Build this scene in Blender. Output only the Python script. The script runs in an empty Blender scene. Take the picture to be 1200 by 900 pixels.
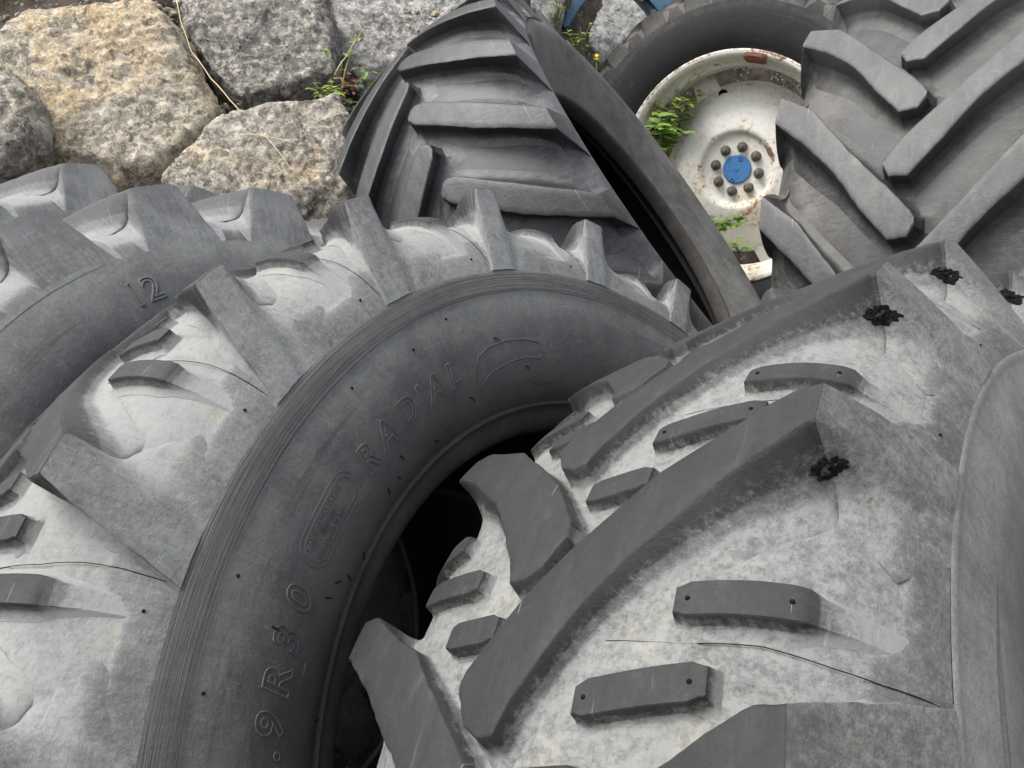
import bpy, bmesh, math, random
import numpy as np
from mathutils import Vector, Matrix, noise as mnoise

random.seed(7)
rng = np.random.default_rng(7)
SC = bpy.context.scene
COL = SC.collection

# ------------------------------------------------------------------ camera frame -> world
PITCH = math.radians(26.0)
H = 1.53
CP, SP = math.cos(PITCH), math.sin(PITCH)
CAM2W = np.array([[1, 0, 0], [0, -SP, CP], [0, -CP, -SP]])      # columns act on (x right, y down, z forward)
FPX = 1000.0

def W(p):
    p = np.asarray(p, float)
    return p @ CAM2W.T + np.array([0, 0, H])

def ray(px, py):
    return np.array([(px - 600) / FPX, (py - 450) / FPX, 1.0])

def at(px, py, z):
    return W(ray(px, py) * z)

# ------------------------------------------------------------------ small helpers
def link(o, parent=None):
    COL.objects.link(o)
    if parent is not None:
        o.parent = parent
    return o

def mesh_obj(name, verts, faces, mat, parent=None, smooth=True, sharp=None, attrs=None, uv=None):
    me = bpy.data.meshes.new(name)
    me.from_pydata([tuple(v) for v in verts], [], [tuple(f) for f in faces])
    if attrs:
        for k, a in attrs.items():
            at_ = me.attributes.new(k, 'FLOAT', 'POINT')
            at_.data.foreach_set('value', np.asarray(a, dtype=np.float32))
    if uv is not None:
        ul = me.uv_layers.new(name='flow')
        idx = np.empty(len(me.loops), dtype=np.int32)
        me.loops.foreach_get('vertex_index', idx)
        ul.data.foreach_set('uv', np.asarray(uv, dtype=np.float32)[idx].ravel())
    me.update()
    if smooth:
        me.shade_smooth()
        if sharp:
            me.set_sharp_from_angle(angle=math.radians(sharp))
    if mat is not None:
        me.materials.append(mat)
    return link(bpy.data.objects.new(name, me), parent)

def bm_obj(name, bm, mat, parent=None, smooth=True, sharp=35):
    me = bpy.data.meshes.new(name)
    bm.normal_update()
    bm.to_mesh(me); bm.free()
    if smooth:
        me.shade_smooth()
        if sharp:
            me.set_sharp_from_angle(angle=math.radians(sharp))
    me.materials.append(mat)
    return link(bpy.data.objects.new(name, me), parent)

def tag(o, label=None, cat=None, group=None, kind=None):
    if label: o['label'] = label
    if cat: o['category'] = cat
    if group: o['group'] = group
    if kind: o['kind'] = kind
    return o

def grid_faces(n, m, closed_n=True, closed_m=False, flip=False):
    f = []
    for i in range(n if closed_n else n - 1):
        i2 = (i + 1) % n
        for j in range(m if closed_m else m - 1):
            j2 = (j + 1) % m
            q = (i * m + j, i2 * m + j, i2 * m + j2, i * m + j2)
            f.append(q[::-1] if flip else q)
    return f

def tube(points, radii, n=6, taper_end=True):
    pts = [Vector(p) for p in points]
    V, F = [], []
    up0 = Vector((0.31, 0.2, 0.93))
    for i, p in enumerate(pts):
        t = (pts[min(i + 1, len(pts) - 1)] - pts[max(i - 1, 0)]).normalized()
        a = t.cross(up0)
        if a.length < 1e-3: a = t.cross(Vector((1, 0, 0)))
        a.normalize(); b = t.cross(a)
        for k in range(n):
            an = 2 * math.pi * k / n
            V.append(p + (a * math.cos(an) + b * math.sin(an)) * radii[i])
    for i in range(len(pts) - 1):
        for k in range(n):
            k2 = (k + 1) % n
            F.append((i * n + k, i * n + k2, (i + 1) * n + k2, (i + 1) * n + k))
    F.append(tuple(range(n))[::-1]); F.append(tuple((len(pts) - 1) * n + k for k in range(n)))
    return V, F

def fbm(v, o=5):
    return mnoise.fractal(v, 1.0, 2.0, o)

# ------------------------------------------------------------------ node helper
class NT:
    def __init__(self, name):
        self.m = bpy.data.materials.new(name); self.m.use_nodes = True
        self.t = self.m.node_tree; self.t.nodes.clear()
    def n(self, typ, **kw):
        nd = self.t.nodes.new(typ)
        ins = kw.pop('ins', {})
        for k, v in kw.items(): setattr(nd, k, v)
        for k, v in ins.items():
            if hasattr(v, 'is_output'): self.t.links.new(v, nd.inputs[k])
            else: nd.inputs[k].default_value = v
        return nd
    def math(self, op, a, b=0.0, c=0.0, clamp=False):
        return self.n('ShaderNodeMath', operation=op, use_clamp=clamp, ins={0: a, 1: b, 2: c}).outputs[0]
    def vmath(self, op, a, b=(0, 0, 0)):
        return self.n('ShaderNodeVectorMath', operation=op, ins={0: a, 1: b}).outputs[0]
    def noise(self, vec, scale, detail=4.0, rough=0.55, dist=0.0):
        return self.n('ShaderNodeTexNoise', ins={'Vector': vec, 'Scale': scale, 'Detail': detail, 'Roughness': rough, 'Distortion': dist}).outputs[0]
    def voro(self, vec, scale, feature='F1', rnd=1.0):
        return self.n('ShaderNodeTexVoronoi', feature=feature, ins={'Vector': vec, 'Scale': scale, 'Randomness': rnd})
    def sstep(self, v, a, b, lo=0.0, hi=1.0):
        return self.n('ShaderNodeMapRange', interpolation_type='SMOOTHSTEP', ins={0: v, 1: a, 2: b, 3: lo, 4: hi}).outputs[0]
    def mix(self, f, a, b):
        nd = self.n('ShaderNodeMix', data_type='RGBA')
        for s, v in ((nd.inputs[0], f), (nd.inputs[6], a), (nd.inputs[7], b)):
            if hasattr(v, 'is_output'): self.t.links.new(v, s)
            else: s.default_value = v if not isinstance(v, tuple) else (*v[:3], 1.0)
        return nd.outputs[2]
    def attr(self, name):
        return self.n('ShaderNodeAttribute', attribute_name=name).outputs['Fac']
    def mapping(self, vec, scale):
        return self.n('ShaderNodeMapping', ins={'Vector': vec, 'Scale': scale}).outputs[0]
    def coords(self, rand=True):
        co = self.n('ShaderNodeTexCoord').outputs['Object']
        if rand:
            r = self.n('ShaderNodeObjectInfo').outputs['Random']
            off = self.n('ShaderNodeCombineXYZ', ins={0: self.math('MULTIPLY', r, 37.0), 1: self.math('MULTIPLY', r, 91.0), 2: self.math('MULTIPLY', r, 13.0)}).outputs[0]
            co = self.vmath('ADD', co, off)
            self.rand = r
        return co
    def finish(self, color, rough, bump=None, bdist=0.001, bstr=1.0, spec=0.4, metal=0.0, normal=None):
        b = self.n('ShaderNodeBsdfPrincipled')
        def setin(k, v):
            if hasattr(v, 'is_output'): self.t.links.new(v, b.inputs[k])
            else: b.inputs[k].default_value = (*v[:3], 1.0) if isinstance(v, tuple) else v
        setin('Base Color', color); setin('Roughness', rough); setin('Specular IOR Level', spec); setin('Metallic', metal)
        if bump is not None:
            bn = self.n('ShaderNodeBump', ins={'Height': bump, 'Distance': bdist, 'Strength': bstr})
            self.t.links.new(bn.outputs[0], b.inputs['Normal'])
        o = self.n('ShaderNodeOutputMaterial')
        self.t.links.new(b.outputs[0], o.inputs[0])
        self.bsdf = b
        return self.m

def mat_rubber(name, base, grey, dust, amount=1.0, speck=1.0, grooves=False, side=False, tint=(0.20, 0.188, 0.15), brown=0.0, rough=0.72, spec=0.35, top=None, flank=None):
    """weathered rubber; the point attribute 'dust' says where chalky dirt lies"""
    t = NT(name)
    co = t.coords()
    D = t.attr('dust'); rr = t.attr('rr')
    uv = t.n('ShaderNodeUVMap', uv_map='flow').outputs[0]
    big = t.noise(co, 5.0, 4.0, 0.6)
    mid = t.noise(co, 26.0, 6.0, 0.62, 0.3)
    fine = t.noise(co, 150.0, 7.0, 0.75)
    grain = t.noise(co, 620.0, 3.0, 0.7)
    streak = t.noise(t.mapping(uv, (170.0, 14.0, 1.0)), 1.0, 5.0, 0.65, 0.6)
    along = t.noise(t.mapping(uv, (4.0, 240.0, 1.0)), 1.0, 5.0, 0.7, 0.2)
    # oxidised grey over black rubber
    g = t.math('ADD', t.math('MULTIPLY', big, 0.75), t.math('MULTIPLY', mid, 0.45))
    g = t.math('ADD', g, t.math('MULTIPLY', (along if side else streak), 0.30))
    c = t.mix(t.sstep(g, 0.45, 1.0), base, grey)
    if top is not None:
        tp = t.attr('top')
        smear = t.noise(t.mapping(co, (9.0, 9.0, 30.0)), 1.0, 6.0, 0.7, 0.8)
        tc = t.mix(t.sstep(t.math('ADD', t.math('MULTIPLY', smear, 0.6), t.math('MULTIPLY', fine, 0.4)), 0.36, 0.66), top[0], top[1])
        tc = t.mix(t.math('MULTIPLY', t.sstep(t.noise(co, 38.0, 8.0, 0.8), 0.56, 0.66), 0.35), tc, tuple(x * 1.7 for x in top[1]))
        tc = t.mix(t.math('MULTIPLY', t.sstep(smear, 0.60, 0.72), 0.25), tc, (0.085, 0.078, 0.06))
        c = t.mix(t.sstep(tp, 0.25, 0.45), c, flank)  # darker lug flanks: fresh black rubber, plus shade put into the colour
        c = t.mix(t.sstep(tp, 0.80, 0.90), c, tc)
    if brown > 0:
        c = t.mix(t.math('MULTIPLY', t.sstep(mid, 0.42, 0.7), brown), c, (0.085, 0.055, 0.036))
    # chalky dirt
    m = t.math('MULTIPLY', D, 1.15)
    m = t.math('ADD', m, t.math('MULTIPLY', t.math('SUBTRACT', big, 0.5), 0.55))
    m = t.math('ADD', m, t.math('MULTIPLY', t.math('SUBTRACT', mid, 0.5), 0.75))
    m = t.math('ADD', m, t.math('MULTIPLY', t.math('SUBTRACT', fine, 0.5), 1.7 * speck))
    m = t.math('ADD', m, t.math('MULTIPLY', t.math('SUBTRACT', t.noise(co, 60.0, 8.0, 0.8), 0.5), 0.9 * speck))
    m = t.math('ADD', m, t.math('MULTIPLY', t.math('SUBTRACT', streak, 0.5), 0.55))
    m = t.math('ADD', m, t.math('MULTIPLY', t.math('SUBTRACT', t.noise(co, 330.0, 5.0, 0.8), 0.5), 1.1 * speck))
    m = t.sstep(m, 0.12, 1.25)
    m = t.math('MULTIPLY', m, t.sstep(D, 0.02, 0.35))
    m = t.math('MULTIPLY', m, amount, clamp=True)
    dcol = t.mix(t.math('MULTIPLY', t.sstep(t.noise(co, 17.0, 5.0, 0.65), 0.52, 0.72), 0.6), dust, tint)
    c = t.mix(m, c, dcol)
    # tiny pale flecks and dark specks
    fl = t.sstep(t.noise(co, 95.0, 8.0, 0.85), 0.66, 0.74)
    c = t.mix(t.math('MULTIPLY', fl, 0.30), c, (0.42, 0.42, 0.40))
    dk = t.sstep(t.noise(co, 140.0, 4.0, 0.8), 0.34, 0.27)
    c = t.mix(t.math('MULTIPLY', dk, 0.45), c, (0.02, 0.02, 0.021))
    if side:
        # rubbed streaks running round the wall
        sc = t.sstep(t.noise(t.mapping(uv, (2.2, 60.0, 1.0)), 1.0, 3.0, 0.6, 0.8), 0.60, 0.72)
        c = t.mix(t.math('MULTIPLY', sc, 0.55), c, (0.022, 0.023, 0.024))
        sp2 = t.sstep(t.noise(t.mapping(uv, (16.0, 30.0, 1.0)), 1.0, 5.0, 0.7), 0.62, 0.8)
        c = t.mix(t.math('MULTIPLY', sp2, 0.35), c, (0.20, 0.20, 0.195))
    # thin scratches
    scr = t.noise(t.mapping(uv, (9.0, 420.0, 1.0)), 1.0, 2.0, 0.5, 1.2)
    scr = t.sstep(scr, 0.73, 0.76)
    c = t.mix(t.math('MULTIPLY', scr, 0.25), c, (0.30, 0.30, 0.29))
    b = t.math('ADD', t.math('MULTIPLY', fine, 0.9), t.math('MULTIPLY', grain, 0.35))
    b = t.math('ADD', b, t.math('MULTIPLY', mid, 1.6))
    b = t.math('ADD', b, t.math('MULTIPLY', m, 0.6))
    if grooves:
        mask = t.math('MULTIPLY', t.sstep(rr, GR[0], GR[0] + 0.002), t.sstep(rr, GR[1], GR[1] - 0.001))
        cmb = t.n('ShaderNodeCombineXYZ', ins={0: t.math('MULTIPLY', t.n('ShaderNodeSeparateXYZ', ins={0: uv}).outputs[0], 3.0), 1: t.math('MULTIPLY', rr, 620.0)}).outputs[0]
        gm = t.math('MULTIPLY', t.math('SUBTRACT', t.noise(cmb, 1.0, 3.0, 0.75), 0.5), mask)
        b = t.math('ADD', b, t.math('MULTIPLY', gm, 2.6))
        c = t.mix(t.math('MULTIPLY', mask, 0.35), c, (0.042, 0.042, 0.042))
        c = t.mix(t.math('MULTIPLY', t.sstep(gm, 0.02, -0.14), 0.7), c, (0.016, 0.016, 0.016))
        c = t.mix(t.math('MULTIPLY', t.sstep(gm, 0.05, 0.20), 0.5), c, (0.10, 0.10, 0.098))
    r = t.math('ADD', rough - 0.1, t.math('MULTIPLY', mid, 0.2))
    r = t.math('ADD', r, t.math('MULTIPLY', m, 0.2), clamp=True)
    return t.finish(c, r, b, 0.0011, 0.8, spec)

GR = (0.5285, 0.5550)
M = {}
CHALK = (0.132, 0.135, 0.131)
LT = ((0.0070, 0.0073, 0.0078), (0.0145, 0.0150, 0.0159))
M['tread'] = mat_rubber('chalky_tread_rubber', (0.027, 0.0282, 0.0295), (0.068, 0.0705, 0.0725), CHALK, 1.0, 1.25, top=LT, flank=(0.012, 0.0122, 0.0125))
M['lug'] = M['tread']
M['treadsmooth'] = mat_rubber('bleached_tread_rubber', (0.038, 0.0395, 0.041), (0.086, 0.089, 0.091), (0.160, 0.1635, 0.159), 1.0, 0.8, top=LT, flank=(0.022, 0.0225, 0.023))
M['wall'] = mat_rubber('weathered_sidewall_rubber', (0.028, 0.0293, 0.0300), (0.059, 0.0612, 0.0618), (0.140, 0.144, 0.142), 0.7, 0.35, grooves=True, side=True, brown=0.08, rough=0.6)
M['wallpale'] = mat_rubber('paler_sidewall_rubber', (0.055, 0.056, 0.056), (0.105, 0.107, 0.106), (0.19, 0.19, 0.185), 0.8, 0.7, side=True, brown=0.1)
M['bead'] = mat_rubber('rusty_bead_rubber', (0.013, 0.0123, 0.0118), (0.040, 0.036, 0.033), (0.10, 0.092, 0.08), 0.4, side=True, brown=0.18)
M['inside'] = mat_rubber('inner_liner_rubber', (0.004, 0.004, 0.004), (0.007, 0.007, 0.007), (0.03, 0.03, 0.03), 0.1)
PT = ((0.030, 0.0312, 0.0325), (0.070, 0.0725, 0.0745))
M['pale'] = mat_rubber('pale_weathered_rubber', (0.032, 0.0335, 0.035), (0.080, 0.083, 0.085), (0.175, 0.18, 0.18), 0.9, 0.5, top=PT, flank=(0.030, 0.031, 0.032))
M['palewall'] = mat_rubber('pale_sidewall_rubber', (0.027, 0.0285, 0.030), (0.062, 0.065, 0.067), (0.14, 0.145, 0.142), 0.7, 0.6, side=True)
M['dark'] = mat_rubber('dark_smooth_rubber', (0.012, 0.0125, 0.0133), (0.042, 0.043, 0.045), (0.165, 0.168, 0.17), 0.6, 0.5, rough=0.5, top=((0.014, 0.0143, 0.0148), (0.025, 0.0255, 0.026)), flank=(0.009, 0.0092, 0.0095))
M['darklug'] = M['dark']
M['darkwall'] = mat_rubber('dusty_dark_sidewall', (0.018, 0.018, 0.0178), (0.075, 0.074, 0.070), (0.15, 0.146, 0.135), 0.7, 0.6, side=True, brown=0.12)
M['warm'] = mat_rubber('warm_grey_rubber', (0.011, 0.011, 0.0112), (0.044, 0.0432, 0.0418), (0.13, 0.126, 0.118), 0.7, 0.55, rough=0.55, top=((0.034, 0.0338, 0.0332), (0.060, 0.0592, 0.0575)), flank=(0.014, 0.0138, 0.0135))
M['warmlug'] = M['warm']
M['back'] = mat_rubber('background_tyre_rubber', (0.005, 0.005, 0.0055), (0.014, 0.014, 0.0145), (0.10, 0.096, 0.09), 0.7, 0.6, side=True)

def simple(name, col, rough=0.6, metal=0.0, spec=0.4, vary=0.35, scale=40.0, bd=0.001):
    t = NT(name); co = t.coords()
    n1 = t.noise(co, scale, 6.0, 0.65)
    c = t.mix(t.math('MULTIPLY', t.sstep(n1, 0.3, 0.75), vary), col, tuple(x * 0.35 for x in col))
    return t.finish(c, rough, n1, bd, 0.6, spec, metal)

M['flap'] = simple('frayed_rubber_flap', (0.009, 0.009, 0.0095), 0.9, spec=0.2, vary=0.6, scale=300, bd=0.002)
M['torn'] = simple('torn_black_rubber', (0.0055, 0.0055, 0.006), 0.95, spec=0.12, vary=0.6, scale=420, bd=0.002)

def mat_white_rust():
    t = NT('rusty_white_paint'); co = t.coords()
    a = t.noise(co, 7.0, 8.0, 0.7, 0.4); b = t.noise(co, 48.0, 8.0, 0.75, 0.2); s = t.noise(co, 190.0, 4.0, 0.7)
    c = t.mix(t.sstep(b, 0.45, 0.75), (0.56, 0.55, 0.495), (0.44, 0.43, 0.38))
    y = t.math('ADD', t.math('MULTIPLY', a, 0.6), t.math('MULTIPLY', b, 0.5))
    c = t.mix(t.math('MULTIPLY', t.sstep(y, 0.55, 0.68), 0.75), c, (0.42, 0.27, 0.13))
    c = t.mix(t.sstep(y, 0.635, 0.70), c, (0.17, 0.075, 0.035))
    sp = t.math('MULTIPLY', t.sstep(s, 0.63, 0.68), t.sstep(a, 0.40, 0.58))
    c = t.mix(sp, c, (0.11, 0.06, 0.035))
    e = t.attr('rust')
    rr = t.sstep(t.math('ADD', e, t.math('MULTIPLY', t.math('SUBTRACT', b, 0.5), 1.6)), 0.5, 0.75)
    c = t.mix(rr, c, t.mix(s, (0.10, 0.045, 0.025), (0.22, 0.10, 0.05)))
    return t.finish(c, t.math('ADD', 0.42, t.math('MULTIPLY', y, 0.3)), t.math('ADD', b, t.math('MULTIPLY', rr, 0.6)), 0.0012, 0.7, 0.4)
M['white'] = mat_white_rust()
M['rust'] = simple('red_rust', (0.16, 0.065, 0.04), 0.85, vary=0.7, scale=90, bd=0.002)
M['bolt'] = simple('oily_steel_nut', (0.13, 0.11, 0.095), 0.55, 0.3, vary=0.7, scale=120)
M['blue'] = simple('blue_hub_paint', (0.045, 0.16, 0.36), 0.5, vary=0.4, scale=70)
M['bluem'] = simple('blue_machine_paint', (0.030, 0.085, 0.135), 0.55, vary=0.7, scale=30)
M['leaf'] = None

def mat_leaf(name, a, b):
    t = NT(name); co = t.coords()
    c = t.mix(t.noise(co, 30.0, 3.0), a, b)
    m = t.finish(c, 0.55, t.noise(co, 120.0, 3.0), 0.0008, 0.5, 0.35)
    t.bsdf.inputs['Subsurface Weight'].default_value = 0.0
    tr = t.n('ShaderNodeBsdfTranslucent', ins={'Color': c})
    mx = t.n('ShaderNodeMixShader', ins={0: 0.35})
    out = [n for n in t.t.nodes if n.type == 'OUTPUT_MATERIAL'][0]
    t.t.links.new(t.bsdf.outputs[0], mx.inputs[1]); t.t.links.new(tr.outputs[0], mx.inputs[2])
    t.t.links.new(mx.outputs[0], out.inputs[0])
    return m
M['leaf'] = mat_leaf('fresh_green_leaf', (0.10, 0.19, 0.035), (0.20, 0.30, 0.06))
M['leaf2'] = mat_leaf('yellow_green_leaf', (0.17, 0.24, 0.04), (0.30, 0.34, 0.08))
M['dryleaf'] = mat_leaf('dry_red_leaf', (0.22, 0.10, 0.05), (0.34, 0.18, 0.09))
M['stem'] = simple('green_stem', (0.13, 0.18, 0.05), 0.7)
M['straw'] = simple('dry_straw', (0.40, 0.32, 0.18), 0.8, vary=0.3)
M['petal'] = simple('yellow_petal', (0.75, 0.60, 0.02), 0.6, vary=0.1)

def mat_rock(name, ochre, greyc, pale, ochre_amt, dark_amt):
    t = NT(name); co = t.coords()
    w = t.n('ShaderNodeTexNoise', ins={'Vector': co, 'Scale': 9.0, 'Detail': 6.0, 'Roughness': 0.7}).outputs[1]
    cow = t.vmath('ADD', co, t.vmath('MULTIPLY', t.vmath('SUBTRACT', w, (0.5, 0.5, 0.5)), (0.12, 0.12, 0.12)))
    a = t.noise(co, 3.6, 8.0, 0.68, 0.5); b = t.noise(cow, 19.0, 9.0, 0.74, 0.2); f = t.noise(co, 95.0, 8.0, 0.8); g = t.noise(co, 330.0, 3.0, 0.7)
    h2 = t.noise(cow, 46.0, 9.0, 0.8)
    bf = t.math('ADD', t.math('MULTIPLY', b, 0.6), t.math('MULTIPLY', f, 0.4))
    c = t.mix(t.sstep(bf, 0.43, 0.56), tuple(x * 0.38 for x in greyc), greyc)
    o = t.sstep(t.math('ADD', t.math('MULTIPLY', a, 0.7), t.math('MULTIPLY', h2, 0.55)), 0.76 - 0.24 * ochre_amt, 0.86 - 0.24 * ochre_amt)
    c = t.mix(t.math('MULTIPLY', o, 0.85), c, t.mix(t.sstep(f, 0.36, 0.62), tuple(x * 0.62 for x in ochre), tuple(min(1, x * 1.25) for x in ochre)))
    pb = t.sstep(h2, 0.51, 0.555)
    c = t.mix(t.math('MULTIPLY', pb, 0.75), c, t.mix(t.sstep(f, 0.4, 0.6), tuple(x * 0.7 for x in pale), pale))
    pb2 = t.sstep(t.noise(cow, 120.0, 6.0, 0.8), 0.58, 0.64)
    c = t.mix(t.math('MULTIPLY', pb2, 0.6), c, pale)
    dk = t.sstep(t.noise(cow, 27.0, 10.0, 0.82), 0.475, 0.42)
    c = t.mix(t.math('MULTIPLY', dk, 0.55 + 0.3 * dark_amt), c, (0.060, 0.056, 0.050))
    v = t.voro(cow, 26.0)
    pick = t.sstep(t.n('ShaderNodeSeparateColor', ins={0: v.outputs[1]}).outputs[0], 0.74, 0.76)
    ld = t.math('MULTIPLY', t.sstep(t.math('ADD', v.outputs[0], t.math('MULTIPLY', t.math('SUBTRACT', f, 0.5), 0.5)), 0.42, 0.34), pick)
    ld = t.math('MULTIPLY', ld, t.sstep(a, 0.46, 0.54))
    c = t.mix(t.math('MULTIPLY', ld, 0.7), c, (0.10, 0.097, 0.085))
    big = t.sstep(t.noise(cow, 6.0, 7.0, 0.72), 0.62 - 0.14 * dark_amt, 0.70 - 0.14 * dark_amt)
    c = t.mix(t.math('MULTIPLY', big, 0.55 * dark_amt), c, (0.070, 0.070, 0.071))
    cr = t.voro(cow, 7.0, 'DISTANCE_TO_EDGE').outputs[0]
    crk = t.math('MULTIPLY', t.sstep(cr, 0.014, 0.0), t.sstep(t.noise(co, 6.0, 2.0), 0.54, 0.62))
    c = t.mix(t.math('MULTIPLY', crk, 0.75), c, (0.02, 0.018, 0.016))
    pit = t.sstep(t.noise(co, 70.0, 6.0, 0.7), 0.40, 0.32)
    h = t.math('ADD', t.math('MULTIPLY', b, 0.55), t.math('MULTIPLY', f, 0.75))
    h = t.math('ADD', h, t.math('MULTIPLY', h2, 0.55))
    h = t.math('ADD', h, t.math('MULTIPLY', g, 0.16))
    h = t.math('SUBTRACT', h, t.math('ADD', t.math('MULTIPLY', crk, 0.7), t.math('MULTIPLY', pit, 0.35)))
    return t.finish(c, 0.93, h, 0.016, 0.95, 0.15)
M['rock_ochre'] = mat_rock('lichen_ochre_rock', (0.46, 0.335, 0.185), (0.40, 0.36, 0.29), (0.70, 0.64, 0.52), 0.72, 0.35)
M['rock_dark'] = mat_rock('dark_grey_rock', (0.44, 0.36, 0.25), (0.25, 0.238, 0.22), (0.64, 0.59, 0.49), 0.25, 0.75)
M['rock_mid'] = mat_rock('mottled_rock', (0.48, 0.37, 0.22), (0.36, 0.33, 0.28), (0.68, 0.63, 0.53), 0.62, 0.6)
M['rock_pale'] = mat_rock('pale_grey_rock', (0.48, 0.42, 0.33), (0.42, 0.41, 0.385), (0.70, 0.67, 0.61), 0.2, 0.35)
M['rock_white'] = mat_rock('white_limestone_rock', (0.66, 0.62, 0.50), (0.66, 0.65, 0.62), (0.80, 0.79, 0.75), 0.2, 0.0)

def mat_soil():
    t = NT('dark_gravelly_soil'); co = t.coords(False)
    b = t.noise(co, 14.0, 9.0, 0.75); v = t.voro(co, 55.0)
    c = t.mix(t.sstep(b, 0.35, 0.7), (0.035, 0.028, 0.02), (0.13, 0.11, 0.085))
    st = t.math('MULTIPLY', t.sstep(v.outputs[0], 0.42, 0.25), t.sstep(t.noise(co, 9.0, 3.0), 0.45, 0.6))
    c = t.mix(st, c, t.mix(t.n('ShaderNodeSeparateColor', ins={0: v.outputs[1]}).outputs[1], (0.14, 0.13, 0.11), (0.34, 0.32, 0.28)))
    return t.finish(c, 0.95, t.math('ADD', b, t.math('MULTIPLY', st, 0.4)), 0.02, 0.9, 0.2)
M['soil'] = mat_soil()

# ------------------------------------------------------------------ tyre builder
def chaikin(p, n=2):
    p = np.asarray(p, float)
    for _ in range(n):
        q = [p[0]]
        for a, b in zip(p[:-1], p[1:]):
            q += [0.75 * a + 0.25 * b, 0.25 * a + 0.75 * b]
        q.append(p[-1]); p = np.array(q)
    return p

def resample(p, step):
    d = np.r_[0, np.cumsum(np.hypot(*np.diff(p, axis=0).T))]
    n = max(2, int(round(d[-1] / step)) + 1)
    s = np.linspace(0, d[-1], n)
    return np.c_[np.interp(s, d, p[:, 0]), np.interp(s, d, p[:, 1])]

def lathe_part(name, prof, nth, mat, parent, dustf, disp=None, uv_r=0.68, flip=False, s0=0.0, sharp=40):
    """prof: k x 2 (w, r).  disp(th, w, r) -> offset along the outward normal"""
    prof = np.asarray(prof); m = len(prof)
    th = np.linspace(0, 2 * np.pi, nth, endpoint=False)
    d = np.r_[0, np.cumsum(np.hypot(*np.diff(prof, axis=0).T))] + s0
    tg = np.gradient(prof, axis=0); tg /= np.linalg.norm(tg, axis=1)[:, None] + 1e-9
    nr = np.c_[-tg[:, 1], tg[:, 0]]                           # (w, r) normal
    TH, Wm = np.meshgrid(th, prof[:, 0], indexing='ij'); _, Rm = np.meshgrid(th, prof[:, 1], indexing='ij')
    rr = Rm.copy()
    if disp is not None:
        o = disp(TH, Wm, Rm)
        sgn = -1.0 if flip else 1.0
        Wm = Wm + sgn * o * nr[None, :, 0]; Rm = Rm + sgn * o * nr[None, :, 1]
    V = np.stack([Rm * np.cos(TH), Rm * np.sin(TH), Wm], -1).reshape(-1, 3)
    du = dustf(TH, Wm, rr).ravel()
    uv = np.stack([TH * uv_r, np.broadcast_to(d, TH.shape)], -1).reshape(-1, 2)
    return mesh_obj(name, V, grid_faces(nth, m, flip=flip), mat, parent, True, sharp, {'dust': du, 'rr': rr.ravel()}, uv)

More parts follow.
